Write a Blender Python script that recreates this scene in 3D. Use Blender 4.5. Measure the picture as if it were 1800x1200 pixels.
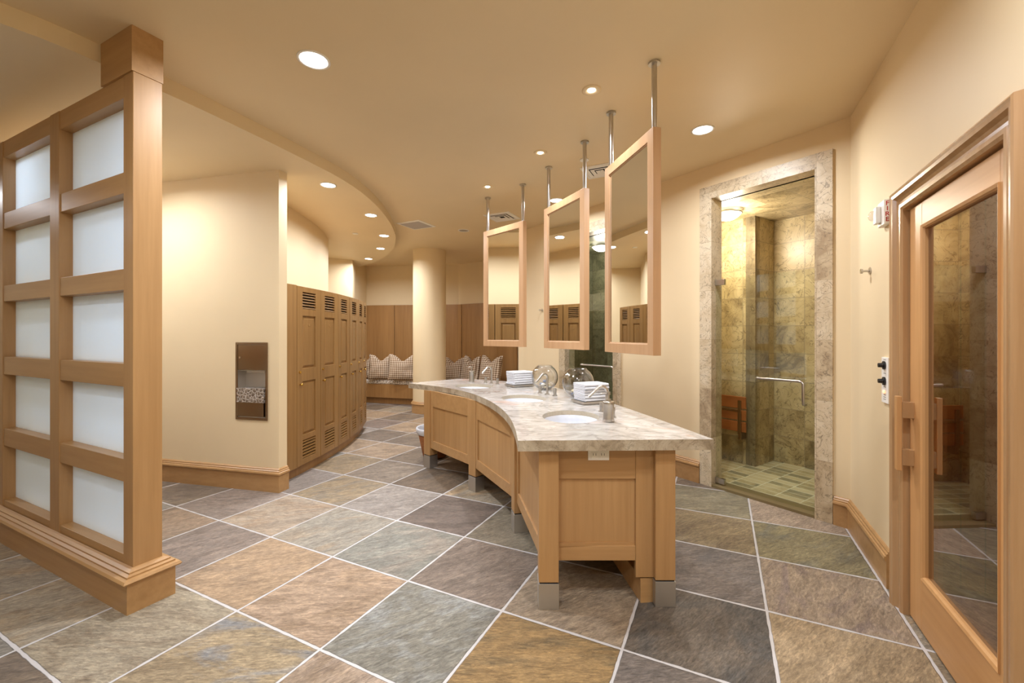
import bpy, math, random
from mathutils import Vector, Matrix, noise
from mathutils.geometry import tessellate_polygon
R = math.radians
random.seed(7)
S = bpy.context.scene
COL = S.collection
for o in list(bpy.data.objects): bpy.data.objects.remove(o)

# ---------------------------------------------------------------- camera, world, exposure
F, CH, HY = 750.0, 1.41, 591.0          # focal length in pixels, camera height, horizon row
cam = bpy.data.objects.new('camera', bpy.data.cameras.new('camera')); COL.objects.link(cam)
cam.location = (0, 0, CH); cam.rotation_euler = (R(90), 0, 0)
cam.data.sensor_width = 36; cam.data.lens = F/1800*36; cam.data.shift_y = -(600-HY)/1800
cam.data.clip_start = .02
S.camera = cam
S.view_settings.view_transform = 'Standard'; S.view_settings.look = 'None'
S.view_settings.gamma = 1; S.view_settings.use_curve_mapping = False
S.view_settings.exposure = 0.07
W = bpy.data.worlds.new('world'); S.world = W; W.use_nodes = True
W.node_tree.nodes['Background'].inputs[0].default_value = (1, .95, .88, 1)
W.node_tree.nodes['Background'].inputs[1].default_value = .3
cy = S.cycles
cy.max_bounces = 10; cy.diffuse_bounces = 6; cy.glossy_bounces = 5; cy.transmission_bounces = 8; cy.transparent_max_bounces = 16
cy.caustics_reflective = False; cy.caustics_refractive = False; cy.sample_clamp_indirect = 6
cy.use_denoising = True
LAMP = (.915, .945, 1.0)
P_DOWN, P_SMALL, P_SOFFIT, P_SHOWER = 37, 10, 21, 30

CEIL, SOFF = 3.02, 2.92

# ---------------------------------------------------------------- materials
def srgb(r, g, b):
    return tuple(((c/255)/12.92 if c <= 10 else ((c/255+.055)/1.055)**2.4) for c in (r, g, b)) + (1,)
def nmat(name):
    m = bpy.data.materials.new(name); m.use_nodes = True
    nt = m.node_tree; return m, nt, nt.nodes['Principled BSDF'], nt.nodes, nt.links
def plain(name, rgb, rough=.5, metal=0., bump=0., bscale=60, spec=.5):
    m, nt, b, N, L = nmat(name)
    b.inputs['Base Color'].default_value = srgb(*rgb); b.inputs['Roughness'].default_value = rough
    b.inputs['Metallic'].default_value = metal; b.inputs['Specular IOR Level'].default_value = spec
    if bump:
        tc = N.new('ShaderNodeTexCoord'); n = N.new('ShaderNodeTexNoise'); n.inputs['Scale'].default_value = bscale
        n.inputs['Detail'].default_value = 4
        bp = N.new('ShaderNodeBump'); bp.inputs['Strength'].default_value = bump; bp.inputs['Distance'].default_value = .01
        L.new(tc.outputs['Object'], n.inputs['Vector']); L.new(n.outputs['Fac'], bp.inputs['Height']); L.new(bp.outputs[0], b.inputs['Normal'])
    return m
def ramp(N, stops):
    r = N.new('ShaderNodeValToRGB'); e = r.color_ramp.elements
    while len(e) < len(stops): e.new(.5)
    for k, (p, c) in enumerate(stops): e[k].position = p; e[k].color = c
    return r
def wood(name, light, dark, axis='z', rough=.38, scale=1., grain=.55, coat=.1):
    m, nt, b, N, L = nmat(name)
    tc = N.new('ShaderNodeTexCoord'); mp = N.new('ShaderNodeMapping')
    st = {'x': (1.3, 26, 26), 'y': (26, 1.3, 26), 'z': (26, 26, 1.3)}[axis]
    mp.inputs['Scale'].default_value = tuple(v*scale for v in st)
    oi = N.new('ShaderNodeObjectInfo')
    sc = N.new('ShaderNodeVectorMath'); sc.operation = 'SCALE'; sc.inputs['Scale'].default_value = 17.
    cmb = N.new('ShaderNodeCombineXYZ')
    for i in range(3): L.new(oi.outputs['Random'], cmb.inputs[i])
    L.new(cmb.outputs[0], sc.inputs[0])
    ad = N.new('ShaderNodeVectorMath'); ad.operation = 'ADD'
    L.new(tc.outputs['Object'], mp.inputs['Vector']); L.new(mp.outputs[0], ad.inputs[0]); L.new(sc.outputs[0], ad.inputs[1])
    n1 = N.new('ShaderNodeTexNoise'); n1.inputs['Scale'].default_value = 1.; n1.inputs['Detail'].default_value = 5; n1.inputs['Roughness'].default_value = .6
    n2 = N.new('ShaderNodeTexNoise'); n2.inputs['Scale'].default_value = .12; n2.inputs['Detail'].default_value = 2
    L.new(ad.outputs[0], n1.inputs['Vector']); L.new(ad.outputs[0], n2.inputs['Vector'])
    mx = N.new('ShaderNodeMath'); mx.operation = 'MULTIPLY_ADD'; mx.inputs[1].default_value = grain; 
    m2 = N.new('ShaderNodeMath'); m2.operation = 'MULTIPLY'; m2.inputs[1].default_value = 1-grain
    L.new(n2.outputs['Fac'], m2.inputs[0]); L.new(n1.outputs['Fac'], mx.inputs[0]); L.new(m2.outputs[0], mx.inputs[2])
    rp = ramp(N, [(.3, srgb(*dark)), (.7, srgb(*light))])
    L.new(mx.outputs[0], rp.inputs[0]); L.new(rp.outputs[0], b.inputs['Base Color'])
    b.inputs['Roughness'].default_value = rough; b.inputs['Coat Weight'].default_value = coat; b.inputs['Coat Roughness'].default_value = .25
    bp = N.new('ShaderNodeBump'); bp.inputs['Strength'].default_value = .06; bp.inputs['Distance'].default_value = .004
    L.new(n1.outputs['Fac'], bp.inputs['Height']); L.new(bp.outputs[0], b.inputs['Normal'])
    return m
def paint(name, rgb):
    m, nt, b, N, L = nmat(name)
    tc = N.new('ShaderNodeTexCoord'); n = N.new('ShaderNodeTexNoise'); n.inputs['Scale'].default_value = 1.1; n.inputs['Detail'].default_value = 3
    c = srgb(*rgb); d = tuple(v*.955 for v in c[:3])+(1,)
    rp = ramp(N, [(.35, d), (.65, c)])
    L.new(tc.outputs['Object'], n.inputs['Vector']); L.new(n.outputs['Fac'], rp.inputs[0]); L.new(rp.outputs[0], b.inputs['Base Color'])
    n3 = N.new('ShaderNodeTexNoise'); n3.inputs['Scale'].default_value = 160
    bp = N.new('ShaderNodeBump'); bp.inputs['Strength'].default_value = .05; bp.inputs['Distance'].default_value = .003
    L.new(tc.outputs['Object'], n3.inputs['Vector']); L.new(n3.outputs['Fac'], bp.inputs['Height']); L.new(bp.outputs[0], b.inputs['Normal'])
    b.inputs['Roughness'].default_value = .55; b.inputs['Specular IOR Level'].default_value = .3
    return m
def glass(name, tint=(.93, .97, .94), refl=1.0, rough=0.0, edge=None):
    m = bpy.data.materials.new(name); m.use_nodes = True; nt = m.node_tree; N, L = nt.nodes, nt.links; N.clear()
    out = N.new('ShaderNodeOutputMaterial'); mix = N.new('ShaderNodeMixShader'); t = N.new('ShaderNodeBsdfTransparent'); g = N.new('ShaderNodeBsdfGlossy')
    fr = N.new('ShaderNodeFresnel'); fr.inputs['IOR'].default_value = 1.5
    mu = N.new('ShaderNodeMath'); mu.operation = 'MULTIPLY'; mu.inputs[1].default_value = refl; mu.use_clamp = True
    t.inputs[0].default_value = tuple(tint)+(1,); g.inputs['Roughness'].default_value = rough; g.inputs['Color'].default_value = (1, 1, 1, 1)
    ge = N.new('ShaderNodeNewGeometry'); mi = N.new('ShaderNodeMix'); mi.inputs['A'].default_value = 1.5; mi.inputs['B'].default_value = 1/1.5
    L.new(ge.outputs['Backfacing'], mi.inputs['Factor']); L.new(mi.outputs['Result'], fr.inputs['IOR'])
    if edge:
        lw = N.new('ShaderNodeLayerWeight'); lw.inputs['Blend'].default_value = .35
        rr_ = ramp(N, [(.25, tuple(tint)+(1,)), (.95, (edge, edge, edge*1.03, 1))]); L.new(lw.outputs['Facing'], rr_.inputs[0]); L.new(rr_.outputs[0], t.inputs[0])
    L.new(fr.outputs[0], mu.inputs[0]); L.new(mu.outputs[0], mix.inputs[0]); L.new(t.outputs[0], mix.inputs[1]); L.new(g.outputs[0], mix.inputs[2]); L.new(mix.outputs[0], out.inputs[0])
    return m
def emit(name, rgb, s):
    m, nt, b, N, L = nmat(name)
    b.inputs['Base Color'].default_value = (.8, .8, .8, 1); b.inputs['Emission Color'].default_value = tuple(rgb)+(1,); b.inputs['Emission Strength'].default_value = s
    return m
def stone(name, cols, tile=(.305, .305), scale=3., rough=.35, grout=(150, 138, 112), mode='xz', vein=.6, tilevar=.22, gw=.006):
    """mottled limestone in tiles; cols = dark, mid, light; mode picks the local axes of the tile joints"""
    m, nt, b, N, L = nmat(name)
    tc = N.new('ShaderNodeTexCoord'); sp = N.new('ShaderNodeSeparateXYZ'); L.new(tc.outputs['Object'], sp.inputs[0])
    def mth(op, a, bb=None, c=None):
        x = N.new('ShaderNodeMath'); x.operation = op
        for i, v in enumerate((a, bb, c)):
            if v is None: continue
            if isinstance(v, (int, float)): x.inputs[i].default_value = v
            else: L.new(v, x.inputs[i])
        return x.outputs[0]
    u = sp.outputs[0] if mode[0] == 'x' else (sp.outputs[1] if mode[0] == 'y' else mth('ADD', sp.outputs[0], sp.outputs[1]))
    v = sp.outputs[2] if mode[1] == 'z' else sp.outputs[1]
    cu = mth('DIVIDE', mth('ADD', u, 50*tile[0]), tile[0]); cv = mth('DIVIDE', mth('ADD', v, 50*tile[1]), tile[1])
    fu, fv = mth('FRACT', cu), mth('FRACT', cv)
    eu = mth('LESS_THAN', mth('MULTIPLY', mth('MINIMUM', fu, mth('SUBTRACT', 1., fu)), tile[0]), gw/2)
    ev = mth('LESS_THAN', mth('MULTIPLY', mth('MINIMUM', fv, mth('SUBTRACT', 1., fv)), tile[1]), gw/2)
    g = mth('MAXIMUM', eu, ev)
    cb = N.new('ShaderNodeCombineXYZ'); L.new(mth('FLOOR', cu), cb.inputs[0]); L.new(mth('FLOOR', cv), cb.inputs[1])
    wn = N.new('ShaderNodeTexWhiteNoise'); L.new(cb.outputs[0], wn.inputs['Vector'])
    sc = N.new('ShaderNodeVectorMath'); sc.operation = 'SCALE'; sc.inputs['Scale'].default_value = 9.; L.new(wn.outputs['Color'], sc.inputs[0])
    ad = N.new('ShaderNodeVectorMath'); ad.operation = 'ADD'; L.new(tc.outputs['Object'], ad.inputs[0]); L.new(sc.outputs[0], ad.inputs[1])
    n1 = N.new('ShaderNodeTexNoise'); n1.inputs['Scale'].default_value = scale; n1.inputs['Detail'].default_value = 9; n1.inputs['Roughness'].default_value = .68; n1.inputs['Distortion'].default_value = 1.2
    L.new(ad.outputs[0], n1.inputs['Vector'])
    n2 = N.new('ShaderNodeTexNoise'); n2.inputs['Scale'].default_value = scale*1.7; n2.inputs['Detail'].default_value = 6; n2.inputs['Distortion'].default_value = 2.5
    L.new(ad.outputs[0], n2.inputs['Vector'])
    vv = mth('ABSOLUTE', mth('SUBTRACT', n2.outputs['Fac'], .5)); vv = mth('LESS_THAN', vv, .012)
    f = mth('ADD', n1.outputs['Fac'], mth('MULTIPLY', mth('SUBTRACT', wn.outputs['Value'], .5), tilevar))
    rp = ramp(N, [(.30, srgb(*cols[0])), (.47, srgb(*cols[1])), (.70, srgb(*cols[2]))]); L.new(f, rp.inputs[0])
    mv = N.new('ShaderNodeMix'); mv.data_type = 'RGBA'; mv.inputs['B'].default_value = srgb(*[int(c*.62) for c in cols[0]])
    L.new(mth('MULTIPLY', vv, vein), mv.inputs['Factor']); L.new(rp.outputs[0], mv.inputs['A'])
    mg = N.new('ShaderNodeMix'); mg.data_type = 'RGBA'; mg.inputs['B'].default_value = srgb(*grout)
    L.new(g, mg.inputs['Factor']); L.new(mv.outputs['Result'], mg.inputs['A']); L.new(mg.outputs['Result'], b.inputs['Base Color'])
    bp = N.new('ShaderNodeBump'); bp.inputs['Strength'].default_value = .15; bp.inputs['Distance'].default_value = .004
    L.new(mth('SUBTRACT', n1.outputs['Fac'], mth('MULTIPLY', g, 1.)), bp.inputs['Height']); L.new(bp.outputs[0], b.inputs['Normal'])
    b.inputs['Roughness'].default_value = rough
    return m

M = {}
M['wall'] = paint('wall_paint', (226, 207, 171))
M['ceil'] = paint('ceiling_paint', (228, 209, 172))
WL, WD = (186, 147, 99), (160, 121, 76)
M['wz'] = wood('maple_upright', WL, WD, 'z'); M['wx'] = wood('maple_level', WL, WD, 'x'); M['wy'] = wood('maple_crosswise', WL, WD, 'y')
M['lz'] = wood('locker_wood', (166, 128, 78), (134, 98, 54), 'z')
M['lx'] = wood('locker_wood_level', (166, 128, 78), (134, 98, 54), 'x')
M['mz'] = wood('mirror_frame_wood', (198, 160, 122), (176, 137, 98), 'z'); 
M['bz'] = wood('bench_wood', (172, 131, 82), (146, 107, 63), 'z')
M['sz'] = wood('sauna_door_wood', (208, 160, 106), (186, 138, 86), 'z', rough=.42)
M['cz'] = wood('door_casing_wood', (186, 150, 108), (158, 120, 80), 'z', rough=.25, coat=.4)
M['rz'] = wood('redwood', (150, 82, 46), (104, 52, 26), 'z', rough=.5)
M['teak'] = wood('teak', (178, 108, 56), (146, 84, 42), 'x', rough=.4)
M['steel'] = plain('brushed_steel', (196, 192, 186), .28, 1.); M['chrome'] = plain('polished_steel', (225, 225, 225), .1, 1.)
M['foot'] = plain('satin_steel_foot', (196, 192, 186), .5, 1.)
M['dark'] = plain('dark_gap', (20, 17, 15), .8); M['brass'] = plain('brass', (222, 182, 96), .2, 1.)
M['mirror'] = plain('mirror_silver', (238, 240, 238), 0.0, 1.)
M['white'] = plain('white_plastic', (238, 236, 230), .4); M['porcelain'] = plain('white_porcelain', (212, 216, 224), .12)
M['towel'] = plain('white_terry', (224, 226, 232), .95, bump=.6, bscale=400, spec=.1)
M['glass'] = glass('shower_glass', (.955, .98, .94)); M['sglass'] = glass('sauna_glass', (.66, .56, .48), 1.9)
M['bowl'] = glass('bowl_glass', (.95, .96, .97), 1.8, edge=.45)
M['lens'] = emit('lamp_lens', (1, .97, .95), 14); M['dome'] = emit('shower_lamp_glass', (1, .95, .84), 3)
M['amber'] = emit('amber_pilot_lamp', (1, .30, .02), 1.1)
M['red'] = plain('red_print', (178, 30, 24), .5); M['grey'] = plain('grey_print', (90, 90, 92), .5)
M['black'] = plain('black_plastic', (18, 18, 20), .35)
M['ventgrey'] = plain('pale_grey_grille', (176, 170, 166), .6)
M['bronze'] = plain('bronze_steel', (150, 126, 100), .25, 1.)
M['wicker'] = plain('wicker', (150, 92, 48), .7, bump=1., bscale=90)
LIME = [(128, 112, 80), (180, 162, 122), (208, 192, 152)]
M['stone'] = stone('limestone_tile', LIME, (.305, .305), 3.2, .35)
M['stone_s'] = stone('limestone_tile_side', LIME, (.305, .305), 3.2, .35, mode='yz')
M['stone_c'] = stone('limestone_tile_ceiling', LIME, (.305, .305), 3.2, .35, mode='xy')
M['jamb'] = stone('limestone_surround', [(160, 140, 112), (190, 172, 142), (210, 196, 170)], (.4, .46), 5., .4, grout=(168, 152, 124), gw=.003)
M['sfloor'] = stone('small_slate_tile', [(134, 128, 102), (172, 158, 120), (196, 184, 150)], (.2, .1), 4., .5, grout=(212, 210, 188), mode='xy', vein=0, tilevar=.5, gw=.009)
M['cut'] = plain('sawn_marble', (186, 174, 152), .35, bump=.2)
DIM_GREEN = [(84, 86, 66), (112, 114, 90), (140, 140, 114)]  # dim green cast seen through the glass door, put into the stone colour
M['stone_g'] = stone('dim_green_stone_tile', DIM_GREEN, (.305, .305), 4.5, .35, grout=(96, 96, 76))
M['stone_gc'] = stone('dim_green_stone_ceiling', DIM_GREEN, (.305, .305), 4.5, .35, grout=(96, 96, 76), mode='xy')
M['sill'] = plain('stone_sill', (120, 104, 70), .5)

def frosted():
    m = bpy.data.materials.new('frosted_glass'); m.use_nodes = True; nt = m.node_tree; N, L = nt.nodes, nt.links; N.clear()
    out = N.new('ShaderNodeOutputMaterial'); a = N.new('ShaderNodeAddShader'); d = N.new('ShaderNodeBsdfDiffuse'); t = N.new('ShaderNodeBsdfTranslucent')
    d.inputs[0].default_value = (.50, .555, .60, 1); t.inputs[0].default_value = (.42, .46, .50, 1)
    L.new(d.outputs[0], a.inputs[0]); L.new(t.outputs[0], a.inputs[1]); L.new(a.outputs[0], out.inputs[0]); return m
M['frost'] = frosted()

def marble():
    m, nt, b, N, L = nmat('polished_marble')
    tc = N.new('ShaderNodeTexCoord')
    mp = N.new('ShaderNodeMapping'); mp.inputs['Rotation'].default_value = (0, 0, .5); mp.inputs['Scale'].default_value = (1, 1.5, 1)
    L.new(tc.outputs['Object'], mp.inputs[0])
    n1 = N.new('ShaderNodeTexNoise'); n1.inputs['Scale'].default_value = 4.6; n1.inputs['Detail'].default_value = 10; n1.inputs['Roughness'].default_value = .7; n1.inputs['Distortion'].default_value = 1.6
    n2 = N.new('ShaderNodeTexNoise'); n2.inputs['Scale'].default_value = 1.7; n2.inputs['Detail'].default_value = 7; n2.inputs['Distortion'].default_value = 2.
    n3 = N.new('ShaderNodeTexNoise'); n3.inputs['Scale'].default_value = 2.2; n3.inputs['Detail'].default_value = 5; n3.inputs['Distortion'].default_value = 1.
    for n in (n1, n2, n3): L.new(mp.outputs[0], n.inputs['Vector'])
    rp = ramp(N, [(.24, srgb(136, 130, 124)), (.40, srgb(170, 165, 158)), (.56, srgb(194, 190, 184)), (.75, srgb(214, 212, 210))])
    L.new(n1.outputs['Fac'], rp.inputs[0])
    s = N.new('ShaderNodeMath'); s.operation = 'SUBTRACT'; s.inputs[1].default_value = .5; L.new(n2.outputs['Fac'], s.inputs[0])
    ab = N.new('ShaderNodeMath'); ab.operation = 'ABSOLUTE'; L.new(s.outputs[0], ab.inputs[0])
    vr = ramp(N, [(0., (.55, .55, .55, 1)), (.022, (0, 0, 0, 1))]); L.new(ab.outputs[0], vr.inputs[0])
    mv = N.new('ShaderNodeMix'); mv.data_type = 'RGBA'; mv.inputs['B'].default_value = srgb(122, 116, 112)
    L.new(vr.outputs[0], mv.inputs['Factor']); L.new(rp.outputs[0], mv.inputs['A'])
    pr = ramp(N, [(.60, (0, 0, 0, 1)), (.72, (.6, .6, .6, 1))]); L.new(n3.outputs['Fac'], pr.inputs[0])
    mp2 = N.new('ShaderNodeMix'); mp2.data_type = 'RGBA'; mp2.inputs['B'].default_value = srgb(206, 168, 148)
    L.new(pr.outputs[0], mp2.inputs['Factor']); L.new(mv.outputs['Result'], mp2.inputs['A']); L.new(mp2.outputs['Result'], b.inputs['Base Color'])
    b.inputs['Roughness'].default_value = .13
    return m
M['marble'] = marble()
M['marble_edge'] = stone('rough_marble_edge', [(132, 118, 96), (168, 154, 132), (194, 184, 164)], (9, 9), 7., .5, vein=.4)

TH = R(-26.17)
TO, TI, TJ = (-1.715, 4.348), .6108, .6007       # floor grid origin and steps
def slate():
    m, nt, b, N, L = nmat('slate_tiles')
    tc = N.new('ShaderNodeTexCoord'); sp = N.new('ShaderNodeSeparateXYZ'); L.new(tc.outputs['Object'], sp.inputs[0])
    def mth(op, a, bb=None):
        x = N.new('ShaderNodeMath'); x.operation = op
        for i, v in enumerate((a, bb)):
            if v is None: continue
            if isinstance(v, (int, float)): x.inputs[i].default_value = v
            else: L.new(v, x.inputs[i])
        return x.outputs[0]
    wob = N.new('ShaderNodeTexNoise'); wob.inputs['Scale'].default_value = 14; wob.inputs['Detail'].default_value = 3; L.new(tc.outputs['Object'], wob.inputs['Vector'])
    w = mth('MULTIPLY', mth('SUBTRACT', wob.outputs['Fac'], .5), .011)
    cu = mth('DIVIDE', mth('ADD', sp.outputs[0], 50*TI), TI); cv = mth('DIVIDE', mth('ADD', sp.outputs[1], 50*TJ), TJ)
    fu, fv = mth('FRACT', cu), mth('FRACT', cv)
    du = mth('MULTIPLY', mth('MINIMUM', fu, mth('SUBTRACT', 1., fu)), TI); dv = mth('MULTIPLY', mth('MINIMUM', fv, mth('SUBTRACT', 1., fv)), TJ)
    dmin = mth('ADD', mth('MINIMUM', du, dv), w)
    g = N.new('ShaderNodeMapRange'); g.inputs['From Min'].default_value = .006; g.inputs['From Max'].default_value = .009; g.inputs['To Min'].default_value = 1; g.inputs['To Max'].default_value = 0
    L.new(dmin, g.inputs['Value'])
    cb = N.new('ShaderNodeCombineXYZ'); L.new(mth('FLOOR', cu), cb.inputs[0]); L.new(mth('FLOOR', cv), cb.inputs[1])
    wn = N.new('ShaderNodeTexWhiteNoise'); L.new(cb.outputs[0], wn.inputs['Vector'])
    at = N.new('ShaderNodeAttribute'); at.attribute_name = 'tint'
    rot = N.new('ShaderNodeVectorRotate'); rot.rotation_type = 'Z_AXIS'
    L.new(tc.outputs['Object'], rot.inputs['Vector']); L.new(mth('ADD', mth('MULTIPLY', wn.outputs['Value'], .9), -1.25), rot.inputs['Angle'])
    sc = N.new('ShaderNodeVectorMath'); sc.operation = 'SCALE'; sc.inputs['Scale'].default_value = 31.; L.new(wn.outputs['Color'], sc.inputs[0])
    ad = N.new('ShaderNodeVectorMath'); ad.operation = 'ADD'; L.new(rot.outputs[0], ad.inputs[0]); L.new(sc.outputs[0], ad.inputs[1])
    mp = N.new('ShaderNodeMapping'); mp.inputs['Scale'].default_value = (2.4, 9, 1); L.new(ad.outputs[0], mp.inputs[0])
    n1 = N.new('ShaderNodeTexNoise'); n1.inputs['Scale'].default_value = 1.; n1.inputs['Detail'].default_value = 12; n1.inputs['Roughness'].default_value = .78; n1.inputs['Distortion'].default_value = 1.6; L.new(mp.outputs[0], n1.inputs['Vector'])
    mpb = N.new('ShaderNodeMapping'); mpb.inputs['Scale'].default_value = (1.6, 4.2, 1); L.new(ad.outputs[0], mpb.inputs[0])
    n2 = N.new('ShaderNodeTexNoise'); n2.inputs['Scale'].default_value = 1.; n2.inputs['Detail'].default_value = 9; n2.inputs['Roughness'].default_value = .65; n2.inputs['Distortion'].default_value = 1.4; L.new(mpb.outputs[0], n2.inputs['Vector'])
    mpc = N.new('ShaderNodeMapping'); mpc.inputs['Scale'].default_value = (26, 95, 1); L.new(ad.outputs[0], mpc.inputs[0])
    n3 = N.new('ShaderNodeTexNoise'); n3.inputs['Scale'].default_value = 1.; n3.inputs['Detail'].default_value = 10; n3.inputs['Roughness'].default_value = .8; n3.inputs['Distortion'].default_value = .6; L.new(mpc.outputs[0], n3.inputs['Vector'])
    # large patches of a second tone
    r2 = ramp(N, [(.48, (0, 0, 0, 1)), (.62, (1, 1, 1, 1))]); L.new(n2.outputs['Fac'], r2.inputs[0])
    at2 = N.new('ShaderNodeAttribute'); at2.attribute_name = 'tint_b'
    mA = N.new('ShaderNodeMix'); mA.data_type = 'RGBA'; L.new(r2.outputs[0], mA.inputs['Factor']); L.new(at.outputs['Color'], mA.inputs['A']); L.new(at2.outputs['Color'], mA.inputs['B'])
    # streaks lighten and darken
    rs = ramp(N, [(.30, (.56, .53, .50, 1)), (.5, (1, 1, 1, 1)), (.70, (1.42, 1.40, 1.36, 1))]); L.new(n1.outputs['Fac'], rs.inputs[0])
    mB = N.new('ShaderNodeMix'); mB.data_type = 'RGBA'; mB.blend_type = 'MULTIPLY'; mB.inputs['Factor'].default_value = 1; L.new(mA.outputs['Result'], mB.inputs['A']); L.new(rs.outputs[0], mB.inputs['B'])
    rf = ramp(N, [(.34, (.50, .48, .46, 1)), (.50, (.98, .98, .98, 1)), (.66, (1.62, 1.62, 1.60, 1))]); L.new(n3.outputs['Fac'], rf.inputs[0])
    mC = N.new('ShaderNodeMix'); mC.data_type = 'RGBA'; mC.blend_type = 'MULTIPLY'; mC.inputs['Factor'].default_value = 1; L.new(mB.outputs['Result'], mC.inputs['A']); L.new(rf.outputs[0], mC.inputs['B'])
    mG = N.new('ShaderNodeMix'); mG.data_type = 'RGBA'; mG.inputs['B'].default_value = srgb(190, 187, 186)
    L.new(g.outputs[0], mG.inputs['Factor']); L.new(mC.outputs['Result'], mG.inputs['A']); L.new(mG.outputs['Result'], b.inputs['Base Color'])
    hs = mth('ADD', mth('MULTIPLY', n3.outputs['Fac'], .5), mth('MULTIPLY', n1.outputs['Fac'], .8))
    hh = mth('MULTIPLY', hs, mth('SUBTRACT', 1., g.outputs[0]))
    bp = N.new('ShaderNodeBump'); bp.inputs['Strength'].default_value = .9; bp.inputs['Distance'].default_value = .012; L.new(hh, bp.inputs['Height']); L.new(bp.outputs[0], b.inputs['Normal'])
    b.inputs['Roughness'].default_value = .46; b.inputs['Specular IOR Level'].default_value = .45
    return m
M['slate'] = slate()

def gingham():
    m, nt, b, N, L = nmat('brown_check_cloth')
    tc = N.new('ShaderNodeTexCoord'); sp = N.new('ShaderNodeSeparateXYZ'); L.new(tc.outputs['Object'], sp.inputs[0])
    def band(o):
        a = N.new('ShaderNodeMath'); a.operation = 'MULTIPLY'; a.inputs[1].default_value = 1/.038; L.new(o, a.inputs[0])
        f = N.new('ShaderNodeMath'); f.operation = 'FRACT'; L.new(a.outputs[0], f.inputs[0])
        t = N.new('ShaderNodeMath'); t.operation = 'GREATER_THAN'; t.inputs[1].default_value = .36; L.new(f.outputs[0], t.inputs[0]); return t.outputs[0]
    x, z = band(sp.outputs[0]), band(sp.outputs[2])
    s = N.new('ShaderNodeMath'); s.operation = 'ADD'; L.new(x, s.inputs[0]); L.new(z, s.inputs[1])
    h = N.new('ShaderNodeMath'); h.operation = 'DIVIDE'; h.inputs[1].default_value = 2; L.new(s.outputs[0], h.inputs[0])
    rp = ramp(N, [(0., srgb(232, 222, 208)), (.49, srgb(186, 166, 142)), (.98, srgb(112, 86, 62))]); L.new(h.outputs[0], rp.inputs[0])
    L.new(rp.outputs[0], b.inputs['Base Color']); b.inputs['Roughness'].default_value = .9
    return m
M['check'] = gingham()
def cushion_cloth():
    m, nt, b, N, L = nmat('speckled_cushion_cloth')
    tc = N.new('ShaderNodeTexCoord'); v = N.new('ShaderNodeTexVoronoi'); v.inputs['Scale'].default_value = 38
    L.new(tc.outputs['Object'], v.inputs['Vector']); rp = ramp(N, [(.25, srgb(120, 104, 90)), (.55, srgb(222, 214, 204))]); L.new(v.outputs['Distance'], rp.inputs[0])
    L.new(rp.outputs[0], b.inputs['Base Color']); b.inputs['Roughness'].default_value = .9; return m
M['cushion'] = cushion_cloth()
def planks(name, light, dark, w=.1):
    m = wood(name, light, dark, 'z', rough=.5); nt = m.node_tree; N, L = nt.nodes, nt.links; b = N['Principled BSDF']
    tc = N.new('ShaderNodeTexCoord'); sp = N.new('ShaderNodeSeparateXYZ'); L.new(tc.outputs['Object'], sp.inputs[0])
    a = N.new('ShaderNodeMath'); a.operation = 'ADD'; L.new(sp.outputs[0], a.inputs[0]); L.new(sp.outputs[1], a.inputs[1])
    d = N.new('ShaderNodeMath'); d.operation = 'DIVIDE'; d.inputs[1].default_value = w; L.new(a.outputs[0], d.inputs[0])
    f = N.new('ShaderNodeMath'); f.operation = 'FRACT'; L.new(d.outputs[0], f.inputs[0])
    t = N.new('ShaderNodeMath'); t.operation = 'LESS_THAN'; t.inputs[1].default_value = .06; L.new(f.outputs[0], t.inputs[0])
    src = b.inputs['Base Color'].links[0].from_socket
    mx = N.new('ShaderNodeMix'); mx.data_type = 'RGBA'; mx.inputs['B'].default_value = srgb(50, 26, 12); L.new(t.outputs[0], mx.inputs['Factor']); L.new(src, mx.inputs['A']); L.new(mx.outputs['Result'], b.inputs['Base Color'])
    return m
M['planks'] = planks('redwood_planks', (150, 88, 54), (112, 62, 36))

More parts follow.
